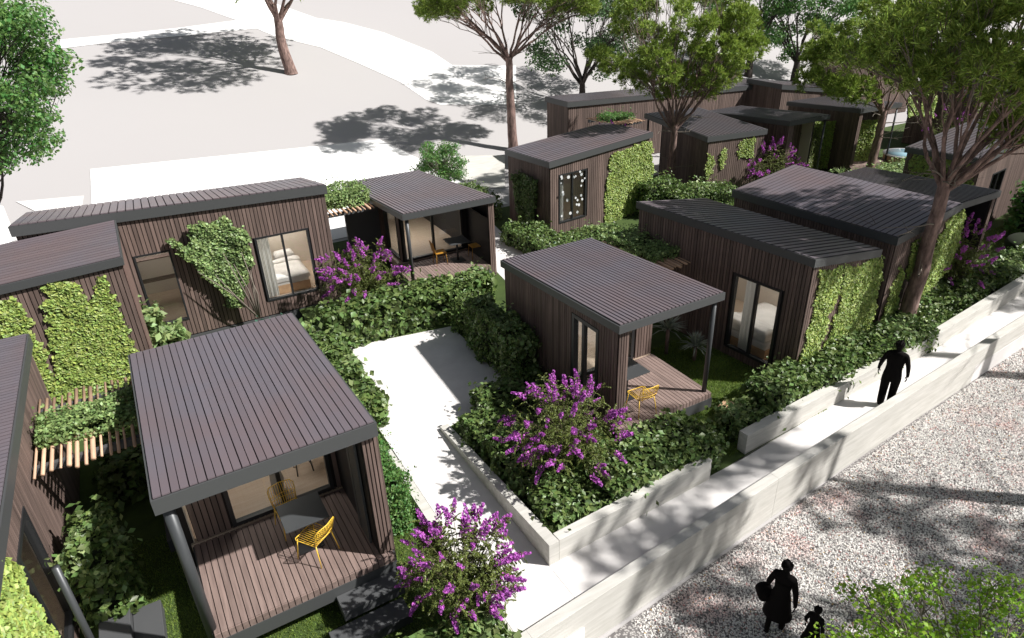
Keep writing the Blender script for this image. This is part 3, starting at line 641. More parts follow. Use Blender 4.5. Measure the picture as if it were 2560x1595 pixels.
def inpoly(x, y, poly):
    c = np.zeros(len(x), bool); n = len(poly)
    for i in range(n):
        x1, y1 = poly[i]; x2, y2 = poly[(i+1) % n]
        with np.errstate(divide='ignore', invalid='ignore'):
            c ^= ((y1 > y) != (y2 > y)) & (x < (x2-x1)*(y-y1)/(y2-y1+1e-12)+x1)
    return c
def wall_vine(cab, A, B, polys, label, size=.075, dens=900, m='vine', deep=.05, cat='vine', name='wall_vine', bul=0.):
    """polys: outlines on the wall as picture points, turned into points of the wall's own plane"""
    a = cab.wld(*A); b = cab.wld(*B); d = (b-a).normalized(); n = Vector((d.y, -d.x, 0)); o = Vector((0, 0, CAMH)); P = []; Nn = []
    for poly in polys:
        uv = []
        for px, py in poly:
            rr = ray(px, py); t = (a-o).dot(n)/rr.dot(n); q = o+rr*t; uv.append(((q-a).dot(d), max(q.z, 0.02)))
        uv = np.array(uv); lo, hi = uv.min(0)-.1, uv.max(0)+.1; k = int((hi-lo).prod()*dens)
        s = RNG.uniform(lo, hi, (k, 2)); e = s+np.stack([noise3(np.c_[s, s[:, :1]], 9, 5), noise3(np.c_[s, s[:, :1]], 9, 6)], 1)*.1+RNG.normal(0, .03, (k, 2))
        s = s[inpoly(e[:, 0], e[:, 1], [tuple(q) for q in uv])]
        q3 = np.c_[s, s[:, :1]*0]; thick = (noise3(q3, 6, 8)*.5+.5).clip(0, 1)
        h = .03+thick*deep+RNG.uniform(0, .02, len(s))+(bul*(noise3(q3, 2.2, 4)*.5+.7).clip(0) if bul else 0)
        h = h*RNG.uniform(.5 if bul else .9, 1, len(s))
        P.append(np.array(a)*[1, 1, 0]+s[:, :1]*np.array(d)+np.c_[np.zeros(len(s)), np.zeros(len(s)), s[:, 1]]+h[:, None]*np.array(n)); Nn.append(np.tile(np.array(n)+[0, 0, .55], (len(s), 1)))
    P = np.concatenate(P); c = P.mean(0); root = empty(name, c, 0, label, cat); P = P-c; Nn = np.concatenate(Nn)
    tag(link('foliage', leaf_mesh('foliage', P, Nn, size, M[m], jitter=.5, aspect=1.15), None, root), kind='stuff')
    k = len(P)//3; tag(link('shaded_foliage', leaf_mesh('shaded_foliage', P[:k]-np.array(n)*.05, Nn[:k], size*1.2, M['vine_dark'], jitter=.2), None, root), kind='stuff')  # rear leaves with shade put into their dark colour
    return root
E_ = (E1, (-E1.L, -E1.W+.1), (E1.L-.06, -E1.W+.1))
wall_vine(*E_, [[(112, 717), (150, 708), (195, 701), (212, 731), (231, 767), (238, 731), (231, 707), (255, 681), (274, 691), (265, 731), (294, 754), (301, 803), (337, 870), (335, 930), (300, 985), (200, 1010), (122, 1000), (142, 909), (132, 846), (115, 760)],
                [(0, 748), (45, 742), (70, 790), (80, 830), (115, 890), (125, 1000), (60, 980), (-20, 930), (-20, 750)]], 'yellow-green vine sheet covering the far-left wing', .085, 1000)
wall_vine(H1, (lx, fy), (H1.L-.08, fy), [], 'x') if False else None
hg = (H1, (-H1.L+.08, -H1.W+.08), (H1.L-.08, -H1.W+.08))
wall_vine(*hg, [[(2044, 680), (2098, 668), (2094, 722), (2066, 790), (2055, 850), (2000, 925), (1990, 930), (2010, 850), (2030, 770)],
                [(2104, 664), (2204, 646), (2188, 740), (2165, 850), (2110, 930), (1992, 975), (1996, 930), (2060, 862), (2080, 800), (2100, 730)]], 'dense yellow-green vine on the gable above the ramp hedge', .065, 1500)
ig = (I1, (-I1.L+.08, -I1.W+.08), (I1.L-.08, -I1.W+.08))
wall_vine(*ig, [[(2275, 610), (2312, 590), (2300, 640), (2278, 690), (2262, 700)], [(2404, 528), (2395, 600), (2372, 660), (2310, 730), (2268, 800), (2285, 700), (2330, 620), (2362, 552)],
                [(2246, 668), (2254, 680), (2232, 790), (2200, 830), (2215, 740)]], 'yellow-green vine strips on the wall behind the leaning pine trunk', .065, 1400)
gg = (G1, (-G1.L+.1, -G1.W+.1), (G1.L-.1, -G1.W+.1))
wall_vine(*gg, [[(1524, 388), (1625, 350), (1629, 420), (1626, 480), (1600, 520), (1560, 590), (1512, 588), (1510, 530), (1513, 470), (1522, 430)]], 'sunlit vine curtain right of the two-pane window', .07, 1300)
ng = (N1, (-N1.L+.1, -N1.W+.08), (N1.L-.08, -N1.W+.08))
wall_vine(*ng, [[(1848, 350), (1884, 342), (1880, 385), (1845, 398)], [(1768, 382), (1782, 390), (1779, 430), (1762, 444)], [(1800, 378), (1813, 374), (1811, 412), (1798, 424)]], 'three narrow vine strips on the cabin behind the central pine', .06, 1300)
wall_vine(F1, (F1.L-.1, -F1.W+.1), (F1.L-.1, F1.W-.1), [[(-30, 1420), (25, 1415), (50, 1450), (60, 1500), (90, 1540), (130, 1600), (140, 1700), (-30, 1700)]], 'bright vine patch on the cabin wall at the lower left corner', .1, 900)
wall_vine(K1, (-K1.L+.1, K1.W-.1), (-K1.L+.1, -K1.W+.1), [[(2282, 380), (2440, 402), (2430, 470), (2270, 440)]], 'shaded vine panel on the blue-roofed cabin', .07, 900)
wall_vine(O1, (-O1.L+.08, -1.4), (O1.L-.1, -1.4), [[(2000, 330), (2050, 320), (2050, 410), (2000, 420)]], 'dim flowering vine inside the dark porch of the back-row cabin', .07, 800, m='bush')
wall_vine(U1, (-U1.L+.1, -U1.W+.1), (U1.L-.1, -U1.W+.1), [[(2270, 240), (2292, 240), (2290, 290), (2268, 290)], [(2302, 238), (2340, 236), (2330, 290), (2300, 290)]], 'sunlit vine strips glimpsed between the far pines', .08, 900)
for a, b in ((-1.5, -.5), (.3, 1.5)):
    k = 2200; s = np.c_[RNG.uniform(a, b, k), RNG.uniform(-.1, -.03, k), RNG.uniform(.05, 2.4, k)]
    tag(link('foliage', leaf_mesh('foliage', s, np.tile([0, -1, .5], (k, 1)), .07, M['vine'], jitter=.4), None, fp), kind='stuff')
# heart-shaped climber on the long cabin, with its stems
hc = wall_vine(D1, (-D1.L+.1, -D1.W+.1), (D1.L-.1, -D1.W+.1), [[(578, 762), (560, 735), (530, 700), (500, 665), (470, 650), (440, 625), (422, 605), (432, 595), (452, 600), (470, 612), (480, 600), (468, 570), (475, 556), (500, 545), (520, 556), (540, 545), (560, 541), (575, 565), (600, 560), (612, 590), (622, 640), (612, 690), (606, 735), (595, 765)]],
               'heart-shaped climbing shrub between the two windows of the long cabin', .075, 2300, m='small', deep=.1, cat='climber', name='climbing_shrub', bul=.3)
r = MB(); c0 = Vector(hc.location)
b0 = Vector((2.02, 19.7, .2))-c0
for tx, tz_ in ((.0, 1.5), (-.1, 2.2), (-.5, 1.9), (.1, 1.6), (-.8, 2.3), (-1.3, 1.7), (-1.9, 1.9)):
    e = Vector((2.02+tx*.7, 19.65, .2+tz_))-c0; mid = (b0+e)/2+Vector((random.uniform(-.1, .1), -.1, .1))
    r.tube([b0, mid, e], [.03, .02, .008], 6)
r.build('stem', M['twig'], hc, True)
wall_vine(G1, (-G1.L+.1, G1.W-.1), (-G1.L+.1, -G1.W+.1), [[(1298, 520), (1292, 440), (1302, 432), (1325, 436), (1352, 450), (1350, 500), (1345, 560), (1310, 560)]], 'dark climbing shrub on the shaded side of the window cabin', .08, 1300, m='hedge', deep=.1, cat='climber', name='climbing_shrub', bul=.3)

# ------------------------------------------------------------ flowering bushes
PET = []
for i in range(4):
    k = 90; t = RNG.uniform(0, 1, k)**.8; a = RNG.uniform(0, 6.28, k); rad = .045*np.sqrt(RNG.uniform(.2, 1, k))*(1-t*.75)
    p = np.c_[np.cos(a)*rad, np.sin(a)*rad, t*.17-.05]
    PET.append(leaf_mesh('flower_cluster', p, p*[10, 10, 4], .027, M['flower'], aspect=1.1, jitter=.6, fold=.3))
def flower_bush(x, y, z0, zc, rx, rz, label, nfl=60, nst=90, base_spread=.1):
    root = empty('flowering_bush', (x, y, z0), 0, label, 'bush'); st = MB(); P = []; D = []; tips = []
    C = Vector((0, 0, zc-z0))
    for i in range(nst):
        th = random.uniform(0, 6.283); ph = math.acos(random.uniform(-.55, 1)); q = random.uniform(.72, 1.05)
        e = C+Vector((math.cos(th)*math.sin(ph)*rx*q, math.sin(th)*math.sin(ph)*rx*q, math.cos(ph)*rz*q))
        b = Vector((random.uniform(-1, 1)*base_spread, random.uniform(-1, 1)*base_spread, 0))
        m1 = b.lerp(C, .75)+Vector((e.x*.12, e.y*.12, 0)); m2 = m1.lerp(e, .6)+Vector((0, 0, .14*rx)); pts = []
        for k in range(9):
            t = k/8; pts.append((b*(1-t)**3+m1*3*t*(1-t)**2+m2*3*t*t*(1-t)+e*t**3))
        st.tube(pts, [.014*(1-.85*k/8) for k in range(9)], 4, False)
        tips.append((e, (e-m2).normalized()))
        # side sprays with paired leaves
        for k in range(3, 9):
            for sgn in (-1, 1):
                dr = (pts[k]-pts[k-1]).normalized(); sd_ = dr.cross(Vector((random.uniform(-1, 1), random.uniform(-1, 1), random.uniform(-1, 1)))).normalized()
                ln = random.uniform(.1, .24)*rx; kk = 13
                for u in np.linspace(.1, 1, kk):
                    q2 = pts[k]+(sd_*.8+dr*.6)*ln*u-Vector((0, 0, ln*.35*u*u)); bn = sd_.cross(dr)
                    for s2 in (-1, 1): P.append(q2+bn*s2*.012); D.append((bn.x*s2*.3, bn.y*s2*.3, .8))
    st.build('stems', M['stem'], root, True, kind='stuff')
    tag(link('foliage', leaf_mesh('foliage', np.array(P), np.array(D), .024, M['bush'], aspect=1.4, jitter=.5), None, root), kind='stuff')
    random.shuffle(tips); n = 0
    cand = tips*2
    for e, dr in cand[:nfl]:
        q = e if n < len(tips) else e*random.uniform(.75, .95)
        d2 = (dr+Vector((random.uniform(-.5, .5), random.uniform(-.5, .5), random.uniform(-.2, .7)))).normalized()
        o = bpy.data.objects.new('flower_cluster', PET[n % 4]); COL.objects.link(o); o.parent = root
        o.location = q+Vector((random.uniform(-.06, .06), random.uniform(-.06, .06), random.uniform(-.04, .06))); o.rotation_euler = d2.to_track_quat('Z', 'Y').to_euler(); s = random.uniform(.9, 1.75)*(.6+.4*rx); o.scale = (s, s, s*random.uniform(.9, 1.3)); n += 1
    return root
flower_bush(2.82, 7.05, -.3, 1.15, .95, .72, 'purple flowering bush at the bottom, nearest the camera beside the deck', 85, 105)
flower_bush(6.12, 8.95, 0, 1.2, 1.25, .95, 'purple flowering bush inside the corner hedge in front of the central cabin', 85, 105)
flower_bush(5.1, 18.6, 0, 1.3, 1.3, 1.0, 'purple flowering bush right of the bedroom window behind the long hedge', 90, 100)
flower_bush(20.9, 9.6, 0, 1.3, 1.15, 1.15, 'purple flowering bush on the right above the ramp hedge', 75, 80)
flower_bush(24.2, 19.6, 0, 1.5, 1.35, .9, 'purple flowering bush in the middle distance behind the mauve roof', 75, 80)
flower_bush(20.6, 26.0, 0, 2.0, 1.1, .8, 'purple blossoms peeping over the roof of the window cabin', 35, 50)
flower_bush(36.6, 19.5, 0, 1.6, 1.2, 1.1, 'distant purple bush glimpsed through the right-hand pines', 25, 40)

# ------------------------------------------------------------ trees
def clump_mesh(name, n, rad, m, size, aspect, flat=.7):
    v = RNG.normal(0, 1, (n, 3)); v /= np.linalg.norm(v, axis=1)[:, None]; rr = rad*RNG.uniform(.25, 1, n)**.5
    p = v*rr[:, None]*[1, 1, flat]; return p, v
def tuft_mesh(name, clumps, n_tuft, n_need, m, ln=.17, wd=.022, flat=.75):
    T = []; D = []
    for c, r_ in clumps:
        k = max(6, int(n_tuft*r_*r_)); v = RNG.normal(0, 1, (k, 3)); v[:, 2] = v[:, 2]*.8+.25; v /= np.linalg.norm(v, axis=1)[:, None]
        T.append(np.array(c)+v*(r_*RNG.uniform(.35, 1.05, k)**.6)[:, None]*[1, 1, flat]); D.append(v*[1, 1, .6]+[0, 0, .8])
    T = np.repeat(np.concatenate(T), n_need, 0); D = np.repeat(np.concatenate(D), n_need, 0); n = len(T)
    d = D+RNG.normal(0, .75, (n, 3)); d /= np.linalg.norm(d, axis=1)[:, None]
    L_ = ln*RNG.uniform(.6, 1.25, n)[:, None]; t = np.cross(d, RNG.normal(0, 1, (n, 3))); t /= np.linalg.norm(t, axis=1)[:, None]; t *= wd*RNG.uniform(.7, 1.4, n)[:, None]
    b = T+d*.02; v = np.stack([b-t*.4, b+t*.4, b+d*L_*.75+t*.5, b+d*L_, b+d*L_*.75-t*.5], 1).reshape(-1, 3)
    me = bpy.data.meshes.new(name); me.vertices.add(5*n); me.vertices.foreach_set('co', v.ravel()); i = np.arange(n)*5
    tri = np.stack([i, i+1, i+2, i, i+2, i+4, i+4, i+2, i+3], 1).ravel().astype(np.int32)
    me.loops.add(9*n); me.loops.foreach_set('vertex_index', tri); me.polygons.add(3*n); me.polygons.foreach_set('loop_start', (np.arange(3*n)*3).astype(np.int32)); me.polygons.foreach_set('loop_total', np.full(3*n, 3, np.int32))
    me.update(calc_edges=True); me.materials.append(m); return me
def crown_points(clumps, n_per, flat, size_scale=1.):
    P = []; Nn = []
    for c, r_ in clumps:
        k = max(20, int(n_per*r_*r_)); v = RNG.normal(0, 1, (k, 3)); v /= np.linalg.norm(v, axis=1)[:, None]
        q = v*(r_*RNG.uniform(.15, 1.05, k)**.55)[:, None]*[1, 1, flat]
        q[:, 2] += noise3(q+np.array(c), 6, 2)*.1
        P.append(q+np.array(c)); Nn.append(v+[0, 0, .5])
    return np.concatenate(P), np.concatenate(Nn)
def branch(mb, a, b, r0, r1, sag=.0, n=7, seg=6, wob=.08):
    a = Vector(a); b = Vector(b); d = b-a; L_ = d.length; pts = []
    o1 = Vector((random.uniform(-1, 1), random.uniform(-1, 1), random.uniform(-.5, .5)))*wob*L_
    for i in range(n):
        t = i/(n-1); pts.append(a+d*t+o1*math.sin(t*math.pi)*(1 if i else 0)+Vector((0, 0, sag*L_*math.sin(t*math.pi)))+Vector((random.uniform(-1, 1), random.uniform(-1, 1), random.uniform(-1, 1)))*wob*.12*L_*(1 if 0 < i < n-1 else 0))
    mb.tube(pts, [r0+(r1-r0)*(i/(n-1))**.7 for i in range(n)], seg, False); return pts
def make_pine(x, y, z0, zf, clumps, r0, label, bend=(0, 0), m='needle', bark='bark', dead=6, group='pines between the cabins', npb=900, size=.15, asp=3.0, tuft=(190, 23), nl=.17, nw=.02, twigs=True):
    """clumps: (dx,dy,z,radius) relative to trunk foot; trunk forks at zf"""
    root = empty('pine_tree', (x, y, z0), 0, label, 'tree', group)
    tr = MB(); n = 12; pts = []; rad = []
    for i in range(n):
        t = i/(n-1); pts.append(Vector((bend[0]*math.sin(t*2.2)*.8+random.uniform(-.02, .02), bend[1]*math.sin(t*2.2)*.8+random.uniform(-.02, .02), zf*t-.1*(i == 0)))); rad.append(r0*(1.25-.2*t if t < .08 else 1.08-.38*t))
    tr.tube(pts, rad, 16, False); tr.build('trunk', M[bark], root, True)
    top = pts[-1]; br = MB(); tw = MB()
    # main limbs: cluster clumps by direction
    k = max(3, len(clumps)//6); order = sorted(clumps, key=lambda c: math.atan2(c[1]-top.y, c[0]-top.x))
    for g in range(k):
        G = order[g*len(order)//k:(g+1)*len(order)//k]
        if not G: continue
        c = Vector((sum(q[0] for q in G), sum(q[1] for q in G), sum(q[2] for q in G)))/len(G)
        e = top.lerp(c, .62)+Vector((0, 0, -.15)); p = branch(br, top-Vector((0, 0, random.uniform(0, .35))), e, r0*.34, r0*.13, .02, 8, 8, .1)
        for q in G:
            t = Vector(q[:3]); p2 = branch(br, p[random.randint(4, 7)], t-Vector((0, 0, q[3]*.35)), r0*.11, .01, .05, 7, 5, .12)
            if twigs:
                for j in range(6):
                    v = Vector((random.gauss(0, 1), random.gauss(0, 1), random.uniform(-.3, 1))).normalized(); branch(tw, p2[random.randint(2, 6)], t+v*q[3]*.8, .013, .004, 0, 5, 4, .12)
    for j in range(dead):
        a = pts[random.randint(5, n-1)] if j < 4 else top; th = random.uniform(0, 6.28); L_ = random.uniform(.7, 1.7)
        e = a+Vector((math.cos(th)*L_, math.sin(th)*L_, random.uniform(.0, .6))); p = branch(tw, a, e, .03, .008, .05, 7, 5, .15)
        for jj in range(3): v = Vector((random.uniform(-.5, .5), random.uniform(-.5, .5), random.uniform(0, .5))); branch(tw, p[random.randint(3, 5)], e+v, .012, .004, 0, 5, 4)
    br.build('limbs', M[bark], root, True, kind='stuff'); tw.build('bare_twigs', M['twig'] if bark == 'bark' else M[bark], root, True, kind='stuff')
    if m == 'needle':
        tag(link('crown', tuft_mesh('crown', [(q[:3], q[3]) for q in clumps], *tuft, M[m], ln=nl, wd=nw), None, root), kind='stuff'); return root
    P, Nn = crown_points([(q[:3], q[3]) for q in clumps], npb, .72)
    tag(link('crown', leaf_mesh('crown', P, Nn, size, M[m], aspect=asp, jitter=.7, fold=.05), None, root), kind='stuff')
    return root
def cloud(cx, cy, cz, rx, rz, n, r=(.5, .85), ry=None, hollow=.55):
    o = []
    for i in range(n):
        while True:
            v = Vector((random.uniform(-1, 1), random.uniform(-1, 1), random.uniform(-1, 1)))
            if hollow < v.length < 1: break
        o.append((cx+v.x*rx, cy+v.y*(ry or rx), cz+v.z*rz, random.uniform(*r)))
    return o
g = at(1663, 500)
make_pine(g.x, g.y, 0, 3.3, cloud(1.2, 1.2, 6.6, 4.0, 2.6, 105, (.32, .62), ry=3.0), .19, 'pine with broad crown in the centre, trunk between the window cabin and vine strips', (.25, 0), npb=1500, size=.06, asp=3.2)
make_pine(17.45, 8.95, 0, 4.3, cloud(1.4, -.4, 8.0, 3.2, 1.9, 80, (.3, .6))+cloud(2.5, -1.5, 5.9, 1.8, .9, 26, (.35, .6))+cloud(-.6, .9, 7.4, 1.6, .8, 12, (.4, .65)), .21, 'large leaning pine in front of the mauve-roofed cabin above the ramp hedge', (.32, .05), npb=1600, size=.055, asp=3.2, dead=9)
g = at(2165, 455)
make_pine(g.x, g.y, 0, 3.3, cloud(-.9, .9, 5.6, 2.7, 1.9, 55, (.38, .68)), .2, 'pine in the back row between the vine screen and the hot tub', (.25, 0), npb=1300, size=.07)
g = on_ground(1284, 376)
make_pine(g.x, g.y, g.z, 5.0, cloud(-.4, 0, 8.7, 3.9, 1.3, 46, (.45, .75))+cloud(-3.4, 1.3, 7.8, 1.3, .8, 16, (.4, .65))+cloud(3.0, -1.3, 7.7, 1.3, .8, 16, (.4, .7)), .26, 'pine left of centre behind the window cabin with a bare forked trunk', (-.15, 0), npb=1200, size=.075, dead=10)
g = at(2335, 345)
make_pine(g.x, g.y, 0, 4.2, cloud(.3, .2, 7.0, 2.6, 1.6, 20, (.6, 1)), .24, 'distant pine trunk seen between the two right-hand pines', (.1, 0), npb=900, size=.09)
# lone tree on the pale hillside, crown above the frame
g = on_ground(728, 182)
make_pine(g.x, g.y, g.z, 3.3, cloud(0, 0, 8.2, 5.8, 3.4, 80, (.7, 1.2)), .36, 'lone thick-trunked tree on the pale hillside at the top', (-.3, .2), tuft=(30, 12), nl=.35, nw=.06, group='trees on the hillside', dead=0)
def broad_tree(px, py, h, rx, rz, label, trunk_r=.2, n=40, size=.1, npb=650, m='broad', zf=None, off=(0, 0), bark='bark_dark', group='trees on the hillside', r=(.6, 1.1), pos=None, hollow=.4):
    g = on_ground(px, py) if pos is None else Vector(pos)
    o = make_pine(g.x, g.y, g.z, zf or h*.3, cloud(off[0], off[1], h*.66, rx, rz, n, r, hollow=hollow), trunk_r, label, m=m, bark=bark, group=group, npb=npb, size=size, asp=1.5, dead=0)
    o.name = 'broadleaf_tree'; return o
broad_tree(1455, 262, 9.5, 5.0, 4.4, 'dark-limbed broadleaf tree behind the long back building', .24, 80, npb=330, size=.12, zf=1.5)
_q = Vector((0, 0, CAMH))+ray(-225, 150)*29
broad_tree(0, 0, (_q.z)/.66, 2.7, 3.4, 'light green broadleaf tree at the left edge, its trunk out of view', .22, 110, pos=(_q.x, _q.y, 0), off=(1.3, -.7), size=.09, npb=620, m='fresh', zf=2.2, r=(.45, .8))
broad_tree(1985, 205, 9, 4.8, 4.2, 'pale broadleaf crown at the top right of the central pine', .3, 60, size=.13, npb=420, m='fresh', zf=1.6)
broad_tree(1870, 190, 9, 5, 4, 'second pale broadleaf crown behind the central pine', .3, 50, size=.13, npb=380, m='fresh', zf=1.6)
# shade pines standing on the gravel outside the picture to the right
make_pine(16.8, -1.2, -.5, 4.5, cloud(0, 0, 7.6, 2.6, 1.0, 17, (.6, .95)), .25, 'pine standing on the gravel beyond the right edge', group='pines on the gravel', tuft=(45, 10), nl=.25, nw=.06)
make_pine(12.4, .6, -.5, 5.0, cloud(0, 0, 8.3, 2.0, 1.2, 15, (.5, .9)), .22, 'pine on the gravel nearest the ramp, outside the view', group='pines on the gravel', tuft=(45, 10), nl=.25, nw=.06)
make_pine(15.6, 2.4, -.5, 5.8, cloud(0, 0, 9.4, 1.7, 1.0, 14, (.5, .9)), .22, 'slender pine beside the parapet, outside the view', group='pines on the gravel', tuft=(45, 10), nl=.25, nw=.06)
make_pine(21.0, 4.4, -.5, 6.0, cloud(-1.8, 2.7, 10.4, 2.2, .9, 26, (.5, .95)), .22, 'tall pine beside the parapet shading the black-roofed cabin, outside the view', group='pines on the gravel', tuft=(45, 10), nl=.25, nw=.06)
make_pine(26.5, 6.9, -.5, 4.0, cloud(0, 0, 8.2, 2.9, 1.8, 34, (.5, .95)), .25, 'pine at the right margin whose crown hangs over the last cabins', group='pines on the gravel')
# bright foreground tree whose crown rises into the bottom right corner
fg = broad_tree(0, 0, 2.45, 2.0, .55, 'bright lime-green young tree rising at the bottom right corner', .06, 70, pos=(7.5, 1.75, -.5), size=.045, npb=1700, m='lime', zf=.9, bark='twig', group='foreground tree', r=(.18, .4), hollow=.2)
# feathery bamboo-like plant on the white terrace
fb = broad_tree(0, 0, 2.6, 1.1, 1.1, 'feathery bright green young tree on the white terrace behind the pavilion', .04, 44, pos=(12.0, 28.0, 0), size=.06, npb=1500, m='fresh', zf=.5, bark='twig', group='terrace tree', r=(.25, .45), hollow=.2)

# spiky plants beside the central deck
def yucca(x, y, z, r_, label, m='yucca', n=60):
    root = empty('yucca', (x, y, z), 0, label, 'plant'); b = MB()
    for i in range(n):
        th = random.uniform(0, 6.28); el = random.uniform(.1, 1.4); d = Vector((math.cos(th)*math.cos(el), math.sin(th)*math.cos(el), math.sin(el))); s = d.cross(Vector((0, 0, 1))).normalized()*.022*(r_/.6)
        L_ = r_*random.uniform(.8, 1.1); p1 = d*L_*.5+Vector((0, 0, .02)); p2 = d*L_-Vector((0, 0, .18*L_)); k = len(b.v)
        b.v += [tuple(-s*.6), tuple(s*.6), tuple(p1+s), tuple(p1-s), tuple(p2)]; b.f += [(k, k+1, k+2, k+3), (k+3, k+2, k+4)]
    b.build('foliage', M[m], root, kind='stuff')
    r = MB(); r.tube([(0, 0, -z), (0, 0, .03)], .05, 8); r.build('stem', M['bark'], root, True); return root
yucca(11.15, 11.6, .75, .62, 'taller spiky yucca beside the central deck', n=70)
yucca(11.55, 10.95, .42, .55, 'lower spiky yucca nearer the big window of the black-roofed cabin', n=70)
yucca(26.0, 18.9, .4, .6, 'spiky pale plant behind the mauve roof', 'hedge_light')
yucca(28.5, 19.2, .4, .6, 'spiky plant at the edge of the hot tub deck', 'hedge_light')

# ------------------------------------------------------------ lawn blades
def grass(x0, x1, y0, y1, z, n, name='grass'):
    p = np.c_[RNG.uniform(x0, x1, n), RNG.uniform(y0, y1, n), np.full(n, z)]; a = RNG.uniform(0, 6.28, n); h = RNG.uniform(.02, .06, n); wv = np.c_[np.cos(a), np.sin(a), np.zeros(n)]*.006
    t = p+np.c_[RNG.normal(0, .02, n), RNG.normal(0, .02, n), h]; v = np.stack([p-wv, p+wv, t], 1).reshape(-1, 3)
    me = bpy.data.meshes.new(name); me.vertices.add(3*n); me.vertices.foreach_set('co', v.ravel()); me.loops.add(3*n); me.loops.foreach_set('vertex_index', np.arange(3*n, dtype=np.int32))
    me.polygons.add(n); me.polygons.foreach_set('loop_start', (np.arange(n)*3).astype(np.int32)); me.polygons.foreach_set('loop_total', np.full(n, 3, np.int32)); me.update(calc_edges=True)
    tag(link(name, me, M['grass']), kind='stuff')
grass(-2.6, 3.25, 5.5, 12, -.3, 90000)
grass(9.4, 12.6, 7.6, 12, 0, 60000)
grass(22, 34, 9.5, 12, 0, 40000)

# ------------------------------------------------------------ gravel stones (geometry nodes)
def gravel():
    me = bpy.data.meshes.new('stone')
    bm = bmesh.new(); bmesh.ops.create_icosphere(bm, subdivisions=1, radius=1)
    for v in bm.verts: v.co *= random.uniform(.75, 1.15)*.02; v.co.z *= .6
    bm.to_mesh(me); bm.free(); me.materials.append(M['stone'])
    src = bpy.data.objects.new('gravel_pebble', me); COL.objects.link(src); src.location = (9, 4, -.49); tag(src, kind='stuff')
    mb = MB(); mb.v = [(4.6, -3, 0), (23, -3, 0), (23, 7.4, 0), (20.5, 7.1, 0), (5.3, 5.75, 0)]; mb.f = [(0, 1, 2, 3, 4)]
    o = mb.build('gravel', M['stone'], kind='stuff'); o.location.z = -.497
    ng = bpy.data.node_groups.new('scatter', 'GeometryNodeTree')
    ng.interface.new_socket('Geometry', in_out='INPUT', socket_type='NodeSocketGeometry'); ng.interface.new_socket('Geometry', in_out='OUTPUT', socket_type='NodeSocketGeometry')
    n = ng.nodes; i = n.new('NodeGroupInput'); q = n.new('NodeGroupOutput'); d = n.new('GeometryNodeDistributePointsOnFaces'); d.inputs['Density'].default_value = 1700
    s = n.new('GeometryNodeInstanceOnPoints'); oi = n.new('GeometryNodeObjectInfo'); oi.inputs['Object'].default_value = src; oi.inputs['As Instance'].default_value = True
    rv = n.new('FunctionNodeRandomValue'); rv.data_type = 'FLOAT_VECTOR'; rv.inputs[1].default_value = (6.28, 6.28, 6.28)
    rs = n.new('FunctionNodeRandomValue'); rs.data_type = 'FLOAT'; rs.inputs[2].default_value = .45; rs.inputs[3].default_value = 1.2
    ml = n.new('ShaderNodeMath'); ml.operation = 'MULTIPLY'; ml.inputs[1].default_value = 1.
    L = ng.links
    L.new(i.outputs[0], d.inputs[0]); L.new(d.outputs[0], s.inputs['Points']); L.new(oi.outputs['Geometry'], s.inputs['Instance']); L.new(rv.outputs[0], s.inputs['Rotation']); L.new(rs.outputs[1], s.inputs['Scale']); L.new(s.outputs[0], q.inputs[0])
    md = o.modifiers.new('scatter', 'NODES'); md.node_group = ng
    return o
gravel()

# ------------------------------------------------------------ furniture
def curve_pts(P, n=8):
    P = [Vector(p) for p in P]; return P
def wire_chair(loc, rz, label, m='yellow', wires=True):
    root = empty('wire_chair', loc, rz, label, 'chair', 'metal chairs on the decks'); mm = M[m]; r_ = .009
    b = MB(); b.tube([(-.21, .2, .44), (-.23, -.2, .45), (-.2, -.24, .45), (.2, -.24, .45), (.23, -.2, .45), (.21, .2, .44), (-.21, .2, .44)], r_, 6); b.build('seat_rim', mm, root, True)
    b = MB()
    for i in range(10): x = -.18+.04*i; b.tube([(x, -.23, .445), (x, .0, .435), (x, .2, .44)], .0058, 5)
    b.build('seat_wires', mm, root, True, kind='stuff')
    b = MB(); b.tube([(-.21, .2, .44), (-.235, .25, .62), (-.235, .28, .76), (-.19, .32, .81), (0, .35, .815), (.19, .32, .81), (.235, .28, .76), (.235, .25, .62), (.21, .2, .44)], r_, 6); b.build('back_rim', mm, root, True)
    b = MB()
    for i in range(11): x = -.2+.04*i; b.tube([(x*.95, .2, .44), (x*1.05, .27+.02*(1-(x/.2)**2), .64), (x, .33+.02*(1-(x/.2)**2), .805)], .0058, 5)
    for z in (.54, .63): b.tube([(-.225, .24, z), (0, .275+.03*(z-.5), z), (.225, .24, z)], .0058, 5)
    b.build('back_wires', mm, root, True, kind='stuff')
    for sx, sy in ((-1, -1), (1, -1), (-1, 1), (1, 1)):
        b = MB(); b.tube([(sx*.2, sy*.2, .44), (sx*.24, sy*.25+(.02 if sy > 0 else 0), .0)], [.011, .009], 6); b.build('leg', mm, root, True)
    return root
def table(loc, rz, label, s=.74, h=.74):
    root = empty('cafe_table', loc, rz, label, 'table', 'square deck tables')
    b = MB(); b.box(-s/2, s/2, -s/2, s/2, h-.025, h); b.build('tabletop', M['tabletop'], root, bevel=.004)
    b = MB(); b.tube([(0, 0, .02), (0, 0, h-.03)], .035, 12); b.build('pedestal', M['frame'], root, True)
    b = MB(); b.box(-.22, .22, -.22, .22, 0, .02); b.build('foot_plate', M['frame'], root); return root
table((.93, 9.46, .45), R(1), 'square dark table on the nearest deck between two yellow chairs')
wire_chair((1.0, 9.12, .45), R(215), 'yellow wire chair on the nearest deck, in front of the table')
wire_chair((.78, 10.0, .45), R(8), 'yellow wire chair behind the table against the glass doors')
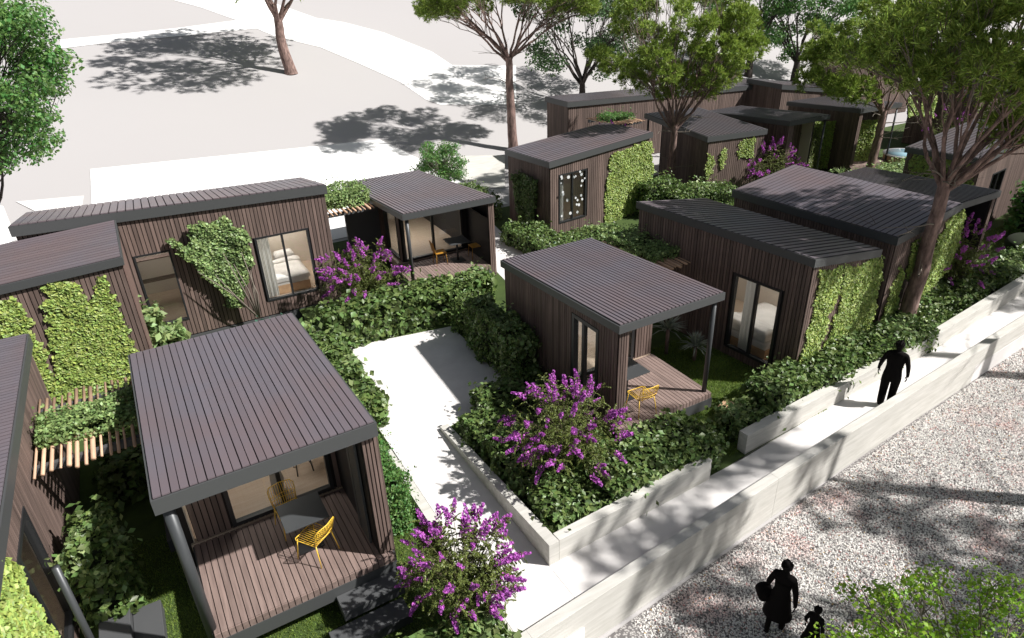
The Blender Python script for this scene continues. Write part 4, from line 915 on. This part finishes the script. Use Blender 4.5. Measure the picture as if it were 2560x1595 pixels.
table((8.55, 10.1, .45), 0, 'square grey table on the shaded central deck beside the wooden pillar')
wire_chair((8.45, 9.45, .45), R(176), 'yellow wire chair on the central deck near the wooden pillar')
table((8.9, 19.9, .45), R(-3), 'dark table on the pavilion deck between two orange chairs')
def shell_chair(loc, rz, label):
    root = empty('shell_chair', loc, rz, label, 'chair', 'orange chairs of the pavilion')
    b = MB(); b.box(-.2, .2, -.2, .2, .43, .455); b.build('seat', M['orange'], root, bevel=.01)
    b = MB(); b.hexa([(-.21, .19, .44), (.21, .19, .44), (.21, .21, .44), (-.21, .21, .44), (-.2, .27, .86), (.2, .27, .86), (.2, .29, .86), (-.2, .29, .86)]); b.build('backrest', M['orange'], root, bevel=.008)
    for sx, sy in ((-1, -1), (1, -1), (-1, 1), (1, 1)):
        b = MB(); b.tube([(sx*.17, sy*.17, .44), (sx*.2, sy*.2, 0)], .011, 6); b.build('leg', M['orange'], root, True)
    return root
shell_chair((8.25, 19.95, .45), R(85), 'orange chair left of the pavilion table')
shell_chair((9.55, 19.8, .45), R(-95), 'orange chair right of the pavilion table')
r = MB(); r.box(-.2, .2, -.16, .16, 0, .28); tag(r.build('wooden_block', M['wood'], bevel=.01, loc=(10.45, 8.72, 0)), 'light wooden block step at the corner of the central deck', 'block').rotation_euler = (0, 0, R(20))
# hot tub
ht = empty('hot_tub', (33.6, 19.3, 0), 0, 'round wooden hot tub with white rim on the far right', 'hot tub')
b = MB(); b.tube([(0, 0, 0), (0, 0, .62)], 1.0, 32); b.build('tub_wall', M['wood'], ht, True)
b = MB(); b.tube([(0, 0, .625), (0, 0, .68)], 1.05, 32); b.build('rim', M['white'], ht, True)
b = MB(); b.tube([(0, 0, .685), (0, 0, .69)], .9, 32); b.build('water', M['water'], ht, True)
# rounded grey boulder seat and round dark pouf on the right lawn
def blob(name, loc, s, m, label, cat, seed=1):
    bm = bmesh.new(); bmesh.ops.create_icosphere(bm, subdivisions=4, radius=1); me = bpy.data.meshes.new(name); rn = random.Random(seed)
    ks = [(Vector((rn.gauss(0, 1), rn.gauss(0, 1), rn.gauss(0, 1))), rn.uniform(0, 6)) for _ in range(4)]
    for v in bm.verts: v.co *= 1+sum(math.sin(v.co.dot(k)*1.5+p) for k, p in ks)*.025; v.co = Vector((v.co.x*s[0], v.co.y*s[1], v.co.z*s[2]))
    bm.to_mesh(me); bm.free(); o = link(name, me, m); o.location = loc; me.polygons.foreach_set('use_smooth', [True]*len(me.polygons)); return tag(o, label, cat)
blob('garden_stone', (29.3, 11.4, .75), (.9, .7, .42), M['grey'], 'large smooth rounded grey stone at the right edge', 'stone', 3)
blob('clipped_shrub', (26.4, 10.2, .35), (.85, .6, .3), M['core'], 'low dark rounded shrub on the sunlit lawn at the right edge', 'shrub', 5)

# wide slab steps in front of the lower-left cabin
st = empty('slab_steps', (-2.2, 8.7, -.3), 0, 'two grey slab steps outside the glazed door at the lower left', 'steps')
for x0, x1, z in ((-.28, .18, .42), (.185, .62, .26)):
    b = MB(); b.box(x0, x1, -.75, 1.35, 0, z); b.build('step', M['step'], st, bevel=.01)
b = MB(); b.tube([(-2.4, 8.9, -.3), (-2.4, 8.9, 2.3)], .05, 16); o = b.build('post', M['post'], smooth=True); tag(o, 'round grey metal post beside the glazed door at the lower left', 'post')
b = MB(); b.box(-1.35, -.75, 11.4, 12.5, -.3, .0); tag(b.build('stepping_slab', M['step'], bevel=.01), 'dark slab lying in the shaded gap beside the nearest cabin', 'slab')

# ------------------------------------------------------------ interiors
def bed(loc, rz, label, s=1.):
    root = empty('bed', loc, rz, label, 'bed')
    b = MB(); b.box(-.75, .75, -1, 1, .02, .3); b.build('bed_base', M['wood'], root)
    def soft(name, x0, x1, y0, y1, z0, z1, amp=.02, m='linen'):
        bm = bmesh.new(); bmesh.ops.create_cube(bm, size=1); bmesh.ops.subdivide_edges(bm, edges=bm.edges, cuts=10, use_grid_fill=True); me = bpy.data.meshes.new(name)
        for v in bm.verts:
            q = v.co; rx = 1-abs(q.x*2)**6*.05; v.co = Vector((x0+(q.x+.5)*(x1-x0), y0+(q.y+.5)*(y1-y0), z0+(q.z+.5)*(z1-z0)*(1-.35*max(abs(q.x*2), abs(q.y*2))**8)))
            v.co.z += amp*math.sin(v.co.x*9+v.co.y*4)*math.cos(v.co.y*7+v.co.x*3)
        bm.to_mesh(me); bm.free(); me.polygons.foreach_set('use_smooth', [True]*len(me.polygons)); return link(name, me, M[m], root)
    soft('mattress', -.73, .73, -.98, .98, .3, .52, .003); soft('duvet', -.79, .79, -1.0, .35, .4, .6); soft('duvet_fold', -.8, .8, .25, .55, .5, .66, .02)
    for x in (-.37, .37):
        p = soft('pillow', x-.32, x+.32, .6, .98, .52, .8, .01)
    return root
bed((3.15, 21.6, .4), 0, 'white double bed with two pillows behind the bedroom window', 1)
bed((13.75, 10.6, .15), R(95), 'white bed inside the black-roofed cabin behind its big window')
def curtain(a, b, z0, z1, label):
    a = Vector(a); b = Vector(b); d = (b-a); n = Vector((-d.y, d.x)).normalized(); m_ = MB(); k = 28
    for i in range(k+1):
        t = i/k; p = a+d*t+n*.035*math.sin(i*1.9); m_.v += [(p.x, p.y, z0), (p.x, p.y, z1)]
    m_.f = [(2*i, 2*i+2, 2*i+3, 2*i+1) for i in range(k)]; tag(m_.build('curtain', M['curtain'], smooth=True), label, 'curtain')
curtain((2.5, 20.35), (2.85, 20.35), .5, 2.6, 'white curtain at the left of the bedroom window')
curtain((12.66, 10.52), (12.6, 10.15), .25, 2.4, 'white curtain inside the big window of the black-roofed cabin')
curtain(G1.wld(-2.12, -1.13).xy, G1.wld(-1.8, -1.13).xy, .5, 2.5, 'white curtain at the left side of the two-pane window')
# added white discs on cords, standing in for pale shapes behind the window
mo = empty('window_white_shapes', (14.3, 20.7, 2.6), 0, 'cluster of white discs standing in for pale shapes behind the two-pane window', 'ornament')
for i in range(26):
    b = MB(); s = random.uniform(.03, .07); x, y, z = random.uniform(-.6, .6), random.uniform(-.15, .3), random.uniform(-1.9, -.1); b.tube([(x, y-.006, z), (x, y+.006, z)], s, 12); b.build('disc', M['white'], mo)
    if i % 3 == 0: b = MB(); b.tube([(x, y, z), (x, y, 0)], .004, 4); b.build('cord', M['frame'], mo)
# furniture inside the nearest cabin
sb = empty('bar_stool', (1.35, 11.5, .47), 0, 'pale wooden stool inside the nearest cabin behind the glass doors', 'stool')
for x, y in ((-.16, -.16), (.16, -.16), (-.16, .16), (.16, .16)):
    b = MB(); b.tube([(x, y, 0), (x*.7, y*.7, .72)], .014, 6); b.build('leg', M['frame'], sb, True)
b = MB(); b.tube([(0, 0, .72), (0, 0, .76)], .18, 20); b.build('seat', M['wood'], sb, True)
b = MB(); b.box(-.55, .55, -.3, .3, 0, .9); b.box(-.58, .58, -.33, .33, .9, .94); tag(b.build('kitchen_counter', M['lining'], loc=(1.3, 12.6, .47)), 'tan kitchen counter inside the nearest cabin', 'counter')
b = MB(); b.tube([(0, 0, 0), (.03, 0, .3), (0, 0, .62), (.02, 0, .85)], [.1, .13, .09, .11], 16); tag(b.build('floor_vase', M['linen'], smooth=True, loc=(.75, 11.1, .47)), 'tall pale vase standing inside the nearest glass doors', 'vase')
b = MB(); b.box(-.6, .6, -.2, .2, 0, 1.9); 
sh = empty('shelf_unit', (-.3, 21.9, .4), 0, 'wooden shelf unit behind the narrow window of the long cabin', 'shelf')
for z in (.9, 1.6): piece('shelf_board', 'plank', sh, (0, 0, z), (1.1, .3, .03))
for x in (-.55, .55): piece('side_board', 'plank', sh, (x, 0, 1.0), (.03, .3, 2.0))

# ------------------------------------------------------------ people
def skin(name, V, E, parent, m, sub=2):
    me = bpy.data.meshes.new(name); me.from_pydata([v[:3] for v in V], E, []); o = link(name, me, m, parent)
    md = o.modifiers.new('skin', 'SKIN'); md.use_smooth_shade = True
    for i, v in enumerate(V):
        rr = v[3]; me.skin_vertices[0].data[i].radius = (rr, rr) if not hasattr(rr, '__len__') else rr
    me.skin_vertices[0].data[0].use_root = True
    s = o.modifiers.new('sub', 'SUBSURF'); s.levels = s.render_levels = sub; return o
def person(loc, rz, H, label, kind='man', group=None, wide=1.):
    root = empty('person', loc, rz, label, 'person', group); k = H/1.75; m = M['person']; root.scale = (wide, wide, 1)
    fem = kind != 'man'; sh = .175 if not fem else .15; hip = .1
    # joints, facing -y
    V = [(0, 0, .95, (.145, .1)), (0, 0, 1.12, (.135 if not fem else .115, .095)), (0, 0, 1.3, (.165 if not fem else .135, .1)), (0, .01, 1.43, (.12, .075)), (0, .01, 1.5, (.055, .055)),
         (0, -.01, 1.58, (.07, .08)), (0, -.015, 1.66, (.078, .092)), (0, 0, 1.735, (.05, .06))]
    E = [(0, 1), (1, 2), (2, 3), (3, 4), (4, 5), (5, 6), (6, 7)]
    def add(pts, at_):
        last = at_
        for p in pts: V.append(p); E.append((last, len(V)-1)); last = len(V)-1
        return last
    hands = []
    for s, sw in ((-1, .05), (1, -.05)) if kind == 'man' else ((-1, .1), (1, -.08)):
        l = add([(s*sh, .0, 1.42, .062), (s*(sh+.08), .02+sw*.3, 1.17, .052), (s*(sh+.11), sw-.04, .95, .036), (s*(sh+.11), sw-.06, .88, .032)], 3)
        hands.append((V[l], s))
        add([(s*hip, 0, .86, .095 if fem else .115), (s*(hip-.005), -sw*.9-.03, .5, .062 if fem else .09), (s*(hip-.01), -sw*1.2+.02, .12, .045 if fem else .08), (s*(hip-.01), -sw*1.2, .05, .045), (s*(hip+.01), -sw*1.2-.15, .03, .035)], 0)
    V = [(x*k, y*k, z*k, tuple(q*k for q in r_) if hasattr(r_, '__len__') else r_*k) for x, y, z, r_ in V]
    skin('body', V, E, root, m)
    for hv, s in hands:
        x, y, z = hv[:3]
        for j in range(5):
            ox = -.03+.018*j; ln = (.05, .075, .085, .078, .06)[j]; b = MB()
            if j == 0: b.tube([(x*k, (y-.03)*k, (z-.01)*k), ((x-s*.03)*k, (y-.05)*k, (z-.05)*k), ((x-s*.03)*k, (y-.05)*k, (z-.075)*k)], .011*k, 6)
            else: b.tube([(x*k, (y+ox)*k, (z-.03)*k), ((x-s*.004)*k, (y+ox)*k, (z-.03-ln*.6)*k), ((x-s*.02)*k, (y+ox)*k, (z-.03-ln*1.2)*k)], [.0105*k, .0095*k, .007*k], 6)
            b.build('finger', m, root, True)
    # clothing
    b = MB(); n = 20
    def lathe(rows, mb=b):
        base = len(mb.v)
        for z, rx, ry in rows:
            for j in range(n): a = 6.2832*j/n; mb.v.append((math.cos(a)*rx*k, math.sin(a)*ry*k, z*k))
        for i in range(len(rows)-1):
            for j in range(n): mb.f.append((base+i*n+j, base+i*n+(j+1) % n, base+(i+1)*n+(j+1) % n, base+(i+1)*n+j))
    if fem: lathe([(.52, .25, .23), (.72, .2, .18), (.98, .165, .12), (1.12, .13, .1), (1.3, .15, .11)]); b.build('dress', m, root, True)
    else: lathe([(.74, .185, .145), (.9, .175, .125), (1.1, .16, .115), (1.3, .19, .12), (1.42, .17, .1)]); b.build('jacket', m, root, True)
    bm = bmesh.new(); bmesh.ops.create_icosphere(bm, subdivisions=3, radius=1); me = bpy.data.meshes.new('hair')
    for v in bm.verts: v.co = Vector((v.co.x*.098, v.co.y*.11+.015, v.co.z*.085+1.685))*k*(1+random.uniform(-.015, .015))
    bm.to_mesh(me); bm.free(); link('hair', me, m, root)
    b = MB(); b.tube([(0, -.095*k, 1.64*k), (0, -.115*k, 1.62*k), (0, -.1*k, 1.605*k)], [.008*k, .014*k, .01*k], 6); b.build('nose', m, root, True)
    if kind == 'woman':
        b = MB(); b.tube([(0, .06*k, 1.74*k), (0, .07*k, 1.81*k)], [.05*k, .03*k], 10); b.build('hair_bun', m, root, True)
    return root
pm = person((13.8, 7.02, .01), R(117), 1.74, 'walking man in black suit on the ramp between the concrete walls', 'man', wide=1.05)
person((7.15, 4.4, -.5), R(112), 1.62, 'woman in black dress with hair bun walking on the gravel', 'woman')
person((7.3, 3.85, -.5), R(100), 1.08, 'small child in black beside the woman, half behind lime-green leaves', 'child')
b = MB(); b.tube([(0, -.08, .12), (.1, .08, .12)], [.13, .13], 14); o = b.build('handbag', M['person'], smooth=True, loc=(7.02, 4.64, .16)); tag(o, 'round black handbag hanging at the hip of the woman on the gravel', 'bag')
